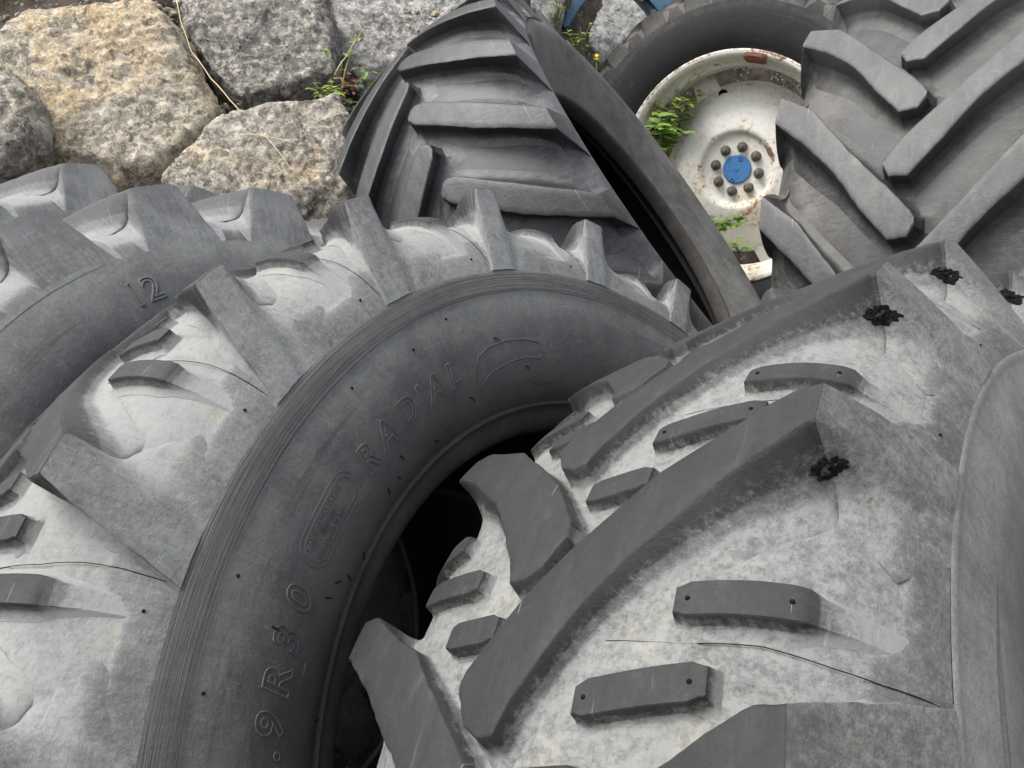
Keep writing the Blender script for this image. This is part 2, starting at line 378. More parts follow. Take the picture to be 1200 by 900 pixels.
def lug_geom(spec, side, base_prof, top_prof, n_tread=52, n_side=14):
    """one lug.  spec['up'], spec['lo']: (w, tau) edges of the top face; side +1/-1 mirrors w.
    base_prof / top_prof: (w, r) polylines from the crown outwards; both end at the decor ring."""
    up = np.array(spec['up']); lo = np.array(spec['lo'])
    wn = min(up[0, 0], lo[0, 0]); wa = spec['apex'][0]
    bd = np.r_[0, np.cumsum(np.hypot(*np.diff(base_prof, axis=0).T))]
    def base_at_s(s): return np.array([np.interp(s, bd, base_prof[:, 0]), np.interp(s, bd, base_prof[:, 1])])
    # arclength on base where w reaches a value (rising part)
    imax = np.argmax(base_prof[:, 0]); 
    def s_of_w(w): return np.interp(abs(w), base_prof[:imax + 1, 0], bd[:imax + 1])
    s_apex = s_of_w(wa * spec.get('basefrac', 0.90))
    s_end = bd[-1]
    st = []
    ws = np.unique(np.r_[np.linspace(wn, min(wn + 0.03, wa), 8), np.linspace(wn, wa, n_tread), up[:, 0], lo[:, 0]])
    ws = ws[(ws >= wn) & (ws <= wa)]
    for w in ws:
        tu, tl = np.interp(w, up[:, 0], up[:, 1]), np.interp(w, lo[:, 0], lo[:, 1])
        rt = np.interp(abs(w), top_prof[:, 0], top_prof[:, 1])
        f = max(w, 0) / wa
        sb = s_of_w(abs(w)) * (1 - f ** 3) + s_apex * f ** 3
        b = base_at_s(sb); bw = b[0] if w >= 0 else -b[0]
        st.append((tu, tl, w, rt, bw, b[1], 0))
    tu0, tl0 = st[-1][0], st[-1][1]
    dw, dr = spec['decor']
    ub, lb = spec['base_tau']
    for i in range(0, n_side + 1):
        f = i / n_side if i else 0.004
        tu, tl = tu0 + (ub - tu0) * f, tl0 + (lb - tl0) * f
        wt = wa + (dw - wa) * (1 - (1 - f) ** 1.4); rt = st[len(ws) - 1][3] * (1 - f) + dr * f
        b = base_at_s(s_apex + (s_end - s_apex) * f)
        st.append((tu, tl, wt, rt, b[0], b[1], f))
    # cross section: (offset beyond the edge in metres, height fraction)
    fl = spec.get('flank', 0.010); fi = spec.get('fillet', 0.022)
    half = [(fi * 1.25 + fl, -0.06), (fl + fi * 0.80, 0.010), (fl + fi * 0.45, 0.055), (fl + fi * 0.18, 0.13), (fl * 0.95, 0.27), (fl * 0.55, 0.55), (0.0006, 0.93), (-0.25 * spec.get('bevel', 0.0016), 0.975), (-spec.get('bevel', 0.0016), 0.998)]
    V, DU, UV, RR = [], [], [], []
    nh = len(half); row = 2 * nh + 3
    stations = []
    # blunt nose wall: extra rows that fall from the top to the base
    tu, tl, w, rt, bw, br, _ = st[0]
    for (ext, hk) in ((fi * 1.25 + fl, -0.06), (fl + fi * 0.80, 0.010), (fl + fi * 0.45, 0.06), (fl, 0.22), (0.001, 0.93)):
        stations.append((tu, tl, w - ext, rt, bw - ext, br, 0, hk))
    for s_ in st: stations.append((*s_, 1.0))
    for si, (tu, tl, wt, rt, bw, br, f, hk) in enumerate(stations):
        if hk < 1.0:
            nose = True
        else: nose = False
        cols = []
        for sgn, edge in ((-1, tu), (1, tl)):
            seq = half if sgn < 0 else half[::-1]
            part = []
            for off, k in seq:
                kk = min(k, hk) if nose else k
                if nose and k > hk: kk = hk
                sc = (1 - f) * 0.8 + 0.2
                if sgn == spec.get('soft', 0) and f > 0: sc = 1.0 + 2.2 * min(1, f * 2) - 1.6 * max(0, f - 0.5)
                part.append((edge, sgn * off * sc, kk))
            cols.append(part)
        mid = [(tu + (tl - tu) * q, 0.0, (hk if nose else 1.0)) for q in (0.25, 0.5, 0.75)]
        for (tau, off, k) in cols[0] + mid + cols[1]:
            wv = bw + (wt - bw) * k; rv = br + (rt - br) * k
            jit = 0.0
            if k > 0.5: jit = 0.0016 * mnoise.noise(Vector((wt * 55, tau * 40, side * 3.0 + 0.5))) + 0.0010 * mnoise.noise(Vector((wt * 190, tau * 140, 7.3)))
            th = tau + (off + jit) / max(rv, 0.1); rv += 0.4 * jit
            V.append((rv * math.cos(th), rv * math.sin(th), wv * side))
            d = 0.0 if k > 0.9 else (0.95 if k < 0.2 else (0.50 if k < 0.3 else spec.get('flank_dust', 0.34)))
            if f > 0.0: d = max(d, spec.get('side_dust', 0.80) * (0.55 + 0.6 * f) if k > 0.6 else 0.55)
            if nose and k < 0.9: d = max(d, 0.35)
            if 'pad_r' in spec:
                foot = 0.42 + 0.46 * float(sstep(rv, spec['pad_r'] - 0.006, spec['pad_r'] + 0.006))
                if k < 0.12: d = foot
                elif f > 0 and k < 0.6: d = 0.5 * (d + foot)
            DU.append(d * spec.get('dust', 1.0)); UV.append((th * 0.68, wt * 1.0 + f * 0.1)); RR.append((1.0 if k > 0.93 else (0.5 if k > 0.30 else 0.0)) if f < 0.002 else (0.0 if k > 0.9 or k < 0.3 else 0.5 * (1 - f)))
    n = len(stations)
    F = grid_faces(n, row, closed_n=False, flip=(side < 0))
    return np.array(V), F, DU, UV, RR

def bar_geom(w0, w1, t0, t1, hw, h, base_prof, tail=None):
    """small raised bar lying between two lugs"""
    imax = np.argmax(base_prof[:, 0])
    bd = np.r_[0, np.cumsum(np.hypot(*np.diff(base_prof, axis=0).T))]
    L = abs(w1 - w0)
    secs = [(-0.0055, -0.25, 0.80), (-0.0025, 0.25, 0.80), (-0.0005, 0.92, 0.72), (0.002, 1.0, 0.78), (0.007, 1.0, 1.0)]
    fr = [(w0 + a, k, s) for a, k, s in secs] + [(w0 + L * q, 1.0, 1.0) for q in np.linspace(0.15, 0.85, 6)] 
    if tail:
        fr += [(w1 - 0.005, 1.0, 1.0), (w1, 0.96, 0.92), (w1 + 0.006, 0.5, 0.75), (w1 + 0.010, 0.34, 0.72), (w1 + tail * 0.5, 0.16, 0.6), (w1 + tail, -0.08, 0.45)]
    else:
        fr += [(w1 - a, k, s) for a, k, s in secs[::-1]]
    half = [(1.75, -0.15), (1.28, 0.06), (1.12, 0.2), (1.02, 0.9), (0.92, 1.0)]
    V, DU, UV, RR = [], [], [], []
    for w, k, s in fr:
        sb = np.interp(abs(w), base_prof[:imax + 1, 0], bd[:imax + 1]) if w < base_prof[imax, 0] * 0.985 else bd[imax] * 0.97 + (w - base_prof[imax, 0] * 0.985)
        b = np.array([np.interp(sb, bd, base_prof[:, 0]), np.interp(sb, bd, base_prof[:, 1])])
        e = 1e-3
        tg = np.array([np.interp(sb + e, bd, base_prof[:, 0]) - b[0], np.interp(sb + e, bd, base_prof[:, 1]) - b[1]]); tg /= np.linalg.norm(tg) + 1e-12
        nr = np.array([-tg[1], tg[0]])
        tc = t0 + (t1 - t0) * (w - w0) / (w1 - w0)
        for sgn in (-1, 1):
            for a, kk in (half if sgn < 0 else half[::-1]):
                hh = h * min(kk, k) if kk > 0 else h * kk
                q = b + nr * hh
                th = tc + sgn * hw * s * a / q[1]
                V.append((q[1] * math.cos(th), q[1] * math.sin(th), q[0]))
                DU.append(0.9 * (1 - min(1, max(0, (min(kk, k)) / 0.5))) + 0.10 + (0.35 if k < 0.6 else 0)); UV.append((th * 0.68, w)); RR.append(0.0 if k < 0.6 else (1.0 if kk > 0.88 else (0.5 if kk > 0.15 else 0.0)))
    return np.array(V), grid_faces(len(fr), 2 * len(half), closed_n=False), DU, UV, RR

def place_empty(name, c_cam, axis_cam, R, hw):
    """Empty at the tyre's lowest point, oriented so that local Z is the axle and X/Y the tyre plane."""
    a = np.asarray(axis_cam, float); a /= np.linalg.norm(a)
    up = np.array([0, -1, 0.]); u = up - a * (up @ a); u /= np.linalg.norm(u); v = np.cross(a, u)
    aw, uw, vw = CAM2W @ a, CAM2W @ u, CAM2W @ v
    cw = W(c_cam)
    z = np.array([0, 0, 1.0])
    d = -z + aw * (aw @ z); d /= np.linalg.norm(d) + 1e-9
    base = cw + d * R + aw * (-np.sign(aw @ z) * hw)
    e = bpy.data.objects.new(name, None); COL.objects.link(e)
    e.empty_display_size = 0.2
    mt = Matrix(((uw[0], vw[0], aw[0], base[0]), (uw[1], vw[1], aw[1], base[1]), (uw[2], vw[2], aw[2], base[2]), (0, 0, 0, 1)))
    e.matrix_world = mt
    off = np.array([(cw - base) @ uw, (cw - base) @ vw, (cw - base) @ aw])
    return e, Vector(off), base

def copy_part(o, parent, rot, loc, kids=()):
    c = o.copy(); COL.objects.link(c); c.parent = parent
    c.location = loc; c.rotation_euler = (0, 0, rot)
    return c

class Tyre:
    pass

BOTTOMS = []
def make_tyre(name, label, c, axis, P, root=None, group=None, cat='tyre'):
    """P: parameter dict"""
    s = P.get('scale', 1.0)
    T = Tyre()
    R = P['R']; 
    e, off, base = place_empty(name, c, axis, P['R'] + 0.01, P.get('contact', 0.12))
    BOTTOMS.append(base)
    tag(e, label, cat, group)
    T.e, T.off = e, off
    outer = resample(chaikin(P['outer'], 2), P.get('step', 0.006))      # crown -> decor ring (one side)
    wall = resample(chaikin(P['wall'], 2), P.get('step', 0.006))        # decor ring -> bead ridge
    bead = resample(chaikin(P['bead'], 1), 0.004)
    inner = resample(chaikin(P['inner'], 2), 0.012)
    nth = P.get('nth', 480)
    full = np.r_[(outer * [-1, 1])[::-1][:-1], outer]
    def noisy(amp, sc):
        ph = rng.uniform(0, 6.28, 8)
        def f(TH, Wm, Rm):
            o = 0
            for i, k in enumerate((2, 3, 5, 7, 11, 13)):
                o = o + np.sin(k * TH + ph[i] + Wm * sc * (i + 1)) / k
            return amp * o
        return f
    nz = noisy(P.get('dent', 0.0015), 8)
    T.shift = P.get('shift')
    car = lathe_part('tread_carcass', full, nth, M[P['m_tread']], e, P['dust'], lambda a, b, c_: nz(a, b, c_) + (P['disp'](a, b, c_) if 'disp' in P else 0), flip=True)
    car.location = off
    wd = P.get('wall_dust', lambda a, b, c_: np.full(a.shape, 0.25))
    for sd in (1, -1):
        nm = wall * [sd, 1]
        o = lathe_part('sidewall', nm, nth, M[P['m_wall']], e, wd, P.get('wall_disp'), flip=(sd > 0)); o.location = off
        o2 = lathe_part('bead', bead * [sd, 1], nth, M[P['m_bead']], e, lambda a, b, c_: np.full(a.shape, 0.15), P.get('bead_disp'), flip=(sd > 0)); o2.location = off
        if T.shift and sd > 0:                                # an empty tyre sags: one half of its wall is pushed in, the other out
            amp, th0, r_out = T.shift
            for ob in (o, o2):
                for v in ob.data.vertices:
                    r = math.hypot(v.co.x, v.co.y)
                    v.co.z += amp * math.cos(math.atan2(v.co.y, v.co.x) - th0) * float(sstep(r, r_out, r_out - 0.04))
        if sd > 0: T.wall = wall
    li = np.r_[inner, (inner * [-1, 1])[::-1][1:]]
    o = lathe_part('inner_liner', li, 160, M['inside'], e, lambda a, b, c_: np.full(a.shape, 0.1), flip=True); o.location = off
    # lugs
    topp = np.array(P['top'])
    for sd in (1, -1):
        V, F, DU, UV, RR = lug_geom(P['lug'], sd, outer, topp)
        if sd > 0: T.lugV, T.lugF = V, F
        proto = mesh_obj('tread_lug', V, F, M[P['m_lug']], e, True, P.get('sharp', 38), {'dust': DU, 'top': RR}, UV)
        proto.location = off
        for k in range(P['N']):
            ang = P['phase'] + k * P['dl'] + (P['half'] if sd < 0 else 0)
            if k == 0: proto.rotation_euler = (0, 0, ang); o = proto
            else: o = copy_part(proto, e, ang, off)
        if 'bars' in P:
            for (w0, w1, t0, t1, tail) in P['bars']:
                V, F, DU, UV, RR = bar_geom(w0, w1, t0, t1, 0.0105, 0.011, outer, tail)
                V = V * [1, 1, sd]
                if sd < 0: F = [f[::-1] for f in F]
                pb = mesh_obj('tread_bar', V, F, M[P['m_lug']], e, True, 38, {'dust': DU, 'top': RR}, UV)
                pb.location = off
                first = True
                for k in P['bar_k']:
                    ang = P['phase'] + k * P['dl'] + (P['half'] if sd < 0 else 0)
                    if first: pb.rotation_euler = (0, 0, ang); first = False
                    else: copy_part(pb, e, ang, off)
    T.outer, T.wall, T.P = outer, wall, P
    return T

def sstep(x, a, b):
    t = np.clip((x - a) / (b - a), 0, 1); return t * t * (3 - 2 * t)

# ---- the tyre pattern shared by the two front tyres
DL = -2 * math.pi / 21
LUG_A = dict(up=[(-0.028, -0.046), (-0.026, -0.056), (0.009, -0.123), (0.036, -0.162), (0.068, -0.203), (0.094, -0.237), (0.126, -0.260), (0.143, -0.274), (0.161, -0.291), (0.177, -0.301), (0.193, -0.301)],
             lo=[(-0.028, -0.034), (-0.015, -0.004), (0.000, 0.008), (0.013, 0.006), (0.021, -0.020), (0.041, -0.062), (0.060, -0.099), (0.086, -0.138), (0.118, -0.174), (0.144, -0.206), (0.168, -0.227), (0.189, -0.248), (0.193, -0.249)],
             apex=(0.193, 0.669), decor=(0.2138, 0.5572), base_tau=(-0.368, -0.316), flank=0.005, fillet=0.013, basefrac=0.93, soft=1, pad_r=0.592, side_dust=0.66)
TOP_A = [(0, 0.676), (0.04, 0.676), (0.08, 0.675), (0.12, 0.674), (0.16, 0.672), (0.193, 0.669), (0.21, 0.667)]
OUT_A = [(0, 0.658), (0.04, 0.657), (0.08, 0.655), (0.115, 0.651), (0.145, 0.643), (0.168, 0.630), (0.186, 0.613), (0.199, 0.593), (0.208, 0.574), (0.2125, 0.5563)]
WALL_A = [(0.2125, 0.5563), (0.2135, 0.5552), (0.2138, 0.5420), (0.2135, 0.5295), (0.2124, 0.5280), (0.2134, 0.513), (0.2135, 0.49), (0.210, 0.465), (0.203, 0.440), (0.193, 0.422), (0.183, 0.412), (0.178, 0.4085)]
WALL_A2 = [(0.2125, 0.5563), (0.2130, 0.5554), (0.2138, 0.5542), (0.2138, 0.5515), (0.2126, 0.5503), (0.2135, 0.530), (0.2139, 0.513), (0.2135, 0.49), (0.210, 0.465), (0.203, 0.440), (0.193, 0.422), (0.183, 0.412), (0.178, 0.4085)]
BEAD_A = [(0.178, 0.4085), (0.1795, 0.4055), (0.1775, 0.4030), (0.174, 0.4015), (0.172, 0.396), (0.168, 0.387), (0.164, 0.3815), (0.159, 0.378), (0.150, 0.379), (0.149, 0.384)]
INN_A = [(0.149, 0.384), (0.152, 0.400), (0.172, 0.430), (0.190, 0.47), (0.195, 0.51), (0.190, 0.55), (0.17, 0.595), (0.12, 0.624), (0.06, 0.632), (0, 0.633)]
# bars between the lugs: (w0, w1, tau0, tau1, tail)
BARS_A = [(0.115, 0.173, -0.102, -0.104, 0.034), (0.062, 0.136, -0.022, -0.033, None), (0.022, 0.072, 0.046, 0.044, None)]

def gap_phase(TH, Wm, ph, mir):
    h = np.where(Wm >= 0, 0.0, DL / 2)
    x = ((mir * (TH - ph - h) - (-0.345)) / DL) % 1.0           # 0 and 1: at a lug foot, 0.5: mid gap
    return np.abs(x - 0.5)

def dust_A(ph, mir=1):
    def f(TH, Wm, Rm):
        g = gap_phase(TH, Wm, ph, mir)
        lim = 0.582 + 0.020 * sstep(g, 0.24, 0.40) ** 1.6        # rounded lower end of the pale pad
        d = 0.42 + 0.46 * sstep(Rm, lim - 0.0012, lim + 0.0012)
        d = np.where(Rm > 0.645, 0.90, d)
        return d
    return f

def disp_A(ph, mir=1):
    def f(TH, Wm, Rm):
        g = gap_phase(TH, Wm, ph, mir)
        lim = 0.582 + 0.020 * sstep(g, 0.24, 0.40) ** 1.6
        return 0.0016 * sstep(Rm, lim - 0.0022, lim + 0.0022) * (Rm < 0.648)
    return f

def wall_dust_A(TH, Wm, Rm):
    return np.clip(0.30 + 0.25 * sstep(Rm, 0.48, 0.52) - 0.25 * sstep(Rm, 0.47, 0.43), 0, 1)

JB = dict(c=(0.0249, 0.4632, 1.0251), az=-0.7682, el=-0.3231, ph=0.9768)
JA = dict(c=(0.4616, 0.5632, 0.7839), az=-0.7836, el=-0.3363, ph=0.9555)
def axis(az, el): return (math.cos(el) * math.cos(az), math.sin(el), math.cos(el) * math.sin(az))

def mirrored(lug):
    l = dict(lug)
    l['up'] = [(w, -t) for w, t in lug['lo']]; l['lo'] = [(w, -t) for w, t in lug['up']]
    l['soft'] = -lug['soft']
    l['base_tau'] = (-lug['base_tau'][1], -lug['base_tau'][0])
    return l

def params_A(ph, nth, bar_k, mir=1, wallm='wall', treadm='treadsmooth'):
    return dict(dent=0.0007, R=0.676, N=21, dl=DL, half=DL / 2, phase=ph, outer=OUT_A, wall=WALL_A if wallm == 'wall' else WALL_A2, bead=BEAD_A, inner=INN_A, top=TOP_A, lug=LUG_A if mir > 0 else mirrored(LUG_A),
                bars=[(a, b, mir * c, mir * d, e) for a, b, c, d, e in BARS_A], bar_k=bar_k, nth=nth, step=0.0042, dust=dust_A(ph, mir), disp=disp_A(ph, mir), wall_dust=wall_dust_A,
                m_tread=treadm, m_wall=wallm, m_bead='bead', m_lug=treadm, contact=0.14)

TA = make_tyre('tyre', 'large tractor tyre with chalky tread, black torn patches and dark lug tops, nearest the camera', JA['c'], axis(JA['az'], JA['el']), params_A(JA['ph'], 1260, range(-3, 9), 1, 'wallpale', 'tread'), group='loose tractor tyres')
TB = make_tyre('tyre', 'tractor tyre showing a sidewall with raised R30 and RADIAL lettering and its open black hole', JB['c'], axis(JB['az'], JB['el']), params_A(JB['ph'] - 0.575, 1260, range(-4, 8), -1), group='loose tractor tyres')

# ---- C and D: pale tyres stacked behind B
def params_C(R, ph, N, dl, lugw=0.0):
    k = R
    lug = dict(up=[(-0.016, -0.03), (-0.005, -0.05), (0.041, -0.17), (0.097, -0.27), (0.15, -0.325), (0.189, -0.345)],
               lo=[(-0.016, -0.01), (0.0, 0.02), (0.022, 0.025), (0.056, -0.045), (0.109, -0.13), (0.157, -0.19), (0.189, -0.225)],
               apex=(0.189, k), decor=(0.2000, k - 0.1092), base_tau=(-0.40, -0.19), flank=0.012, fillet=0.028, basefrac=0.88, dust=0.8, side_dust=0.5, bevel=0.010, flank_dust=0.4)
    out = [(0, k - 0.018), (0.06, k - 0.020), (0.11, k - 0.027), (0.145, k - 0.040), (0.170, k - 0.056), (0.186, k - 0.072), (0.196, k - 0.088), (0.2015, k - 0.109)]
    wall = [(0.2015, k - 0.109), (0.207, k - 0.14), (0.209, k - 0.17), (0.207, k - 0.2), (0.198, k - 0.225), (0.185, k - 0.245), (0.180, k - 0.25)]
    bead = [(0.180, k - 0.25), (0.1815, k - 0.253), (0.176, k - 0.258), (0.168, k - 0.268), (0.154, k - 0.28), (0.147, k - 0.279), (0.146, k - 0.274)]
    inn = [(0.146, k - 0.274), (0.15, k - 0.26), (0.185, k - 0.19), (0.19, k - 0.14), (0.165, k - 0.075), (0.06, k - 0.04), (0, k - 0.038)]
    top = [(0, k + 0.026), (0.08, k + 0.022), (0.14, k + 0.012), (0.189, k), (0.21, k - 0.006)]
    def dust(TH, Wm, Rm):
        h = np.where(Wm >= 0, 0.0, dl / 2)
        x = (((TH - ph - h - (-0.29)) / dl) % 1.0); g = np.abs(x - 0.5)
        lim = k - 0.086 + 0.05 * sstep(g, 0.15, 0.30)
        return 0.30 + 0.55 * sstep(Rm, lim - 0.0015, lim + 0.0015)
    return dict(R=k + 0.026, N=N, dl=dl, half=dl / 2, phase=ph, outer=out, wall=wall, bead=bead, inner=inn, top=top, lug=lug, nth=840, step=0.006, dust=dust,
                wall_dust=lambda a, b, c: np.full(a.shape, 0.32) + 0.25 * sstep(c, k - 0.16, k - 0.11), m_tread='pale', m_wall='palewall', m_bead='bead', m_lug='pale', contact=0.14)
TC = make_tyre('tyre', 'pale grey tractor tyre marked 12, wedged between the RADIAL tyre and the boulders', tuple(np.array((-0.3965, 0.3472, 1.4263)) * 0.945), axis(-0.8767, -0.3929), params_C(0.624, 0.588 + 0.29, 20, -0.3127 * 1.0047), group='loose tractor tyres')
TD = make_tyre('tyre', 'pale tyre rearmost of the left stack, only its lug shoulders showing under the boulders', tuple(np.array((-0.7806, 0.2355, 1.7433)) * 0.962), axis(-0.8592, -0.3628), params_C(0.635, 0.1151 + 0.29, 16, -0.3927), group='loose tractor tyres')

# ---- E: dark leaning tyre in the middle
SE = 1.045
def sc(pts, s): return [(a * s, b * s) for a, b in pts]
kE = SE
LUG_E = dict(up=[(-0.012 * kE, -0.012), (0.0, -0.030), (0.010 * kE, -0.036), (0.03 * kE, -0.024), (0.133 * kE, 0.112), (0.243 * kE, 0.255)],
             lo=[(-0.012 * kE, 0.012), (-0.006 * kE, 0.032), (0.004 * kE, 0.046), (0.110 * kE, 0.190), (0.243 * kE, 0.340)],
             apex=(0.243 * kE, 0.68 * kE), decor=(0.2505 * kE, 0.580 * kE), base_tau=(0.235, 0.400), flank=0.008, fillet=0.030, basefrac=0.90, dust=0.45, side_dust=0.8, bevel=0.005, flank_dust=0.0)
OUT_E = sc([(0, 0.672), (0.05, 0.670), (0.10, 0.663), (0.15, 0.651), (0.19, 0.634), (0.22, 0.616), (0.238, 0.60), (0.247, 0.588), (0.250, 0.575)], kE)
WALL_E = sc([(0.250, 0.575), (0.254, 0.555), (0.247, 0.525), (0.229, 0.485), (0.206, 0.445), (0.190, 0.418), (0.184, 0.407)], kE)
BEAD_E = sc([(0.184, 0.407), (0.182, 0.403), (0.180, 0.401), (0.176, 0.399), (0.160, 0.398), (0.142, 0.402), (0.142, 0.408)], kE)
INN_E = sc([(0.142, 0.408), (0.155, 0.43), (0.21, 0.48), (0.245, 0.54), (0.24, 0.575), (0.20, 0.61), (0.1, 0.642), (0, 0.65)], kE)
TOP_E = sc([(0, 0.714), (0.06, 0.711), (0.12, 0.705), (0.18, 0.695), (0.243, 0.68), (0.26, 0.675)], kE)
def far_angle(az, el):
    a = np.array(axis(az, el)); up = np.array([0, -1, 0.]); u = up - a * (up @ a); u /= np.linalg.norm(u); v = np.cross(a, u)
    d = np.array([0.55, -0.35, 0.76]); d -= a * (a @ d)
    return math.atan2(d @ v, d @ u)
PE = dict(shift=(0.022, far_angle(-0.4512, -0.5535), 0.598 * kE), R=0.714 * kE, N=21, dl=2 * math.pi / 21, half=math.pi / 21, phase=0.8842 + 0.310, outer=OUT_E, wall=WALL_E, bead=BEAD_E, inner=INN_E, top=TOP_E, lug=LUG_E, nth=720, step=0.007,
          dust=lambda TH, Wm, Rm: 0.12 + 0.40 * sstep(np.abs(Wm), 0.15, 0.24), wall_dust=lambda a, b, c: np.full(a.shape, 0.5), m_tread='dark', m_wall='darkwall', m_bead='bead', m_lug='darklug', contact=0.12)
TE = make_tyre('tyre', 'dark tractor tyre leaning over in the middle, between the boulders and the white wheel', tuple(np.array((0.2089, -0.3267, 2.2890)) * SE), axis(-0.4512, -0.5535), PE, group='loose tractor tyres')

# ---- G: wide grey tyre upper right
SG = 0.93; kG = SG
LUG_G = dict(up=[(-0.030 * kG, -0.022), (-0.022 * kG, -0.038), (0.0, -0.070), (0.05 * kG, -0.135), (0.099 * kG, -0.202), (0.15 * kG, -0.280), (0.191 * kG, -0.346), (0.277 * kG, -0.430)],
             lo=[(-0.030 * kG, -0.002), (-0.018 * kG, 0.022), (0.015 * kG, 0.024), (0.069 * kG, -0.056), (0.12 * kG, -0.146), (0.20 * kG, -0.252), (0.277 * kG, -0.340)],
             apex=(0.277 * kG, 0.80 * kG), decor=(0.30 * kG, 0.70 * kG), base_tau=(-0.50, -0.30), flank=0.008, fillet=0.032, basefrac=0.9, dust=0.35, side_dust=0.35, bevel=0.007, flank_dust=0.0)
OUT_G = sc([(0, 0.786), (0.06, 0.784), (0.12, 0.778), (0.18, 0.766), (0.22, 0.752), (0.255, 0.732), (0.28, 0.71), (0.298, 0.685)], kG)
WALL_G = sc([(0.298, 0.685), (0.305, 0.65), (0.30, 0.60), (0.275, 0.55), (0.25, 0.52), (0.24, 0.51)], kG)
BEAD_G = sc([(0.24, 0.51), (0.241, 0.505), (0.23, 0.498), (0.215, 0.49), (0.2, 0.49), (0.199, 0.495)], kG)
INN_G = sc([(0.199, 0.495), (0.21, 0.52), (0.27, 0.59), (0.28, 0.65), (0.25, 0.71), (0.15, 0.75), (0, 0.764)], kG)
TOP_G = sc([(0, 0.832), (0.08, 0.829), (0.16, 0.821), (0.22, 0.811), (0.277, 0.80), (0.29, 0.797)], kG)
PG = dict(R=0.832 * kG, N=21, dl=2 * math.pi / 21, half=0.16, phase=0.8314 + 0.350, outer=OUT_G, wall=WALL_G, bead=BEAD_G, inner=INN_G, top=TOP_G, lug=LUG_G, nth=720, step=0.007,
          dust=lambda TH, Wm, Rm: 0.22 + 0.25 * sstep(np.abs(Wm), 0.08, 0.2), wall_dust=lambda a, b, c: np.full(a.shape, 0.3), m_tread='warm', m_wall='darkwall', m_bead='bead', m_lug='warmlug', contact=0.2)
# on this tyre the fitted lugs are the left ones (w < 0)
PG['half'] = 0.16
_ph = PG['phase']; PG['phase'] = _ph + 0.16; PG['half'] = -0.16
TG = make_tyre('tyre', 'wide grey tractor tyre with long smooth chevron lugs, right of the white wheel', tuple(np.array((1.2341, -0.2032, 2.1395)) * SG), axis(-0.7294, 0.0164), PG, group='loose tractor tyres')

# ------------------------------------------------------------------ sidewall lettering
def wall_point(T, th, r, lift):
    wl = T.wall; rs = wl[:, 1][::-1]; ws = wl[:, 0][::-1]
    w = np.interp(r, rs, ws)
    return (r * math.cos(th), r * math.sin(th), w + lift)

def wall_text(T, name, text, th0, r0, size, bold=0.012, line=0.0007, sgn=-1, shear=0.0, outline=True, lift=0.0003, spacing=1.0, thc=None, straight=False, ang=0.0):
    """text wrapped round the sidewall; letters point outwards and run towards th*sgn"""
    cu = bpy.data.curves.new(name, 'FONT'); cu.body = text; cu.size = size; cu.offset = bold * size; cu.shear = shear; cu.space_character = spacing
    cu.resolution_u = 4
    if outline:
        cu.fill_mode = 'NONE'; cu.bevel_depth = line; cu.bevel_resolution = 1
    else:
        cu.fill_mode = 'BOTH'; cu.extrude = line
    tmp = bpy.data.objects.new(name, cu); COL.objects.link(tmp)
    dg = bpy.context.evaluated_depsgraph_get()
    me = bpy.data.meshes.new_from_object(tmp.evaluated_get(dg))
    bpy.data.objects.remove(tmp); bpy.data.curves.remove(cu)
    n = len(me.vertices); co = np.empty(n * 3); me.vertices.foreach_get('co', co); co = co.reshape(-1, 3)
    if straight:                                              # a flat block turned by ang about its own middle
        mid = (co[:, :2].max(0) + co[:, :2].min(0)) / 2; co[:, :2] -= mid
        ca, sa = math.cos(ang), math.sin(ang)
        x = co[:, 0] * ca - co[:, 1] * sa; y = co[:, 0] * sa + co[:, 1] * ca
        co[:, 0], co[:, 1] = x, y
    out = np.empty_like(co)
    for i, (x, y, z) in enumerate(co):
        r = r0 + y; th = th0 + sgn * x / r0
        out[i] = wall_point(T, th, r, z + lift)
    me.vertices.foreach_set('co', out.ravel())
    a = me.attributes.new('dust', 'FLOAT', 'POINT'); a.data.foreach_set('value', np.full(n, 0.4, dtype=np.float32))
    a = me.attributes.new('rr', 'FLOAT', 'POINT'); a.data.foreach_set('value', np.full(n, 0.47, dtype=np.float32))
    me.materials.clear(); me.materials.append(M['wall'] if T is TB else M['palewall'])
    me.shade_smooth(); me.set_sharp_from_angle(angle=math.radians(50)); me.update()
    o = bpy.data.objects.new(name, me); link(o, T.e); o.location = T.off
    return o

pb = JB['ph']
def letters(T, items, r0, size, **kw):
    for ch, tau in items:
        wall_text(T, 'raised_letter', ch, pb + tau, r0, size, **kw)
RB = 0.4545
letters(TB, [('R', -0.232), ('A', -0.300), ('D', -0.372), ('I', -0.440), ('A', -0.476), ('L', -0.545)], RB, 0.034, bold=0.02, shear=0.15)
letters(TB, [('0', 0.064), ('3', 0.132), ('R', 0.200), ('9', 0.262), ('.', 0.292), ('4', 0.345), ('1', 0.40)], RB, 0.034, bold=0.02, shear=0.15)
for i, (ln, rr_) in enumerate((('MAX. LOAD AT 25 MPH', 0.4725), ('1RS * XO', 0.4655), ('3000 LBS AT 24 PSI', 0.4585))):
    wall_text(TB, 'raised_small_text', ln, pb - (0.036 if i != 1 else 0.078), rr_, 0.0060, bold=0.02, outline=False, line=0.0005, spacing=1.0)

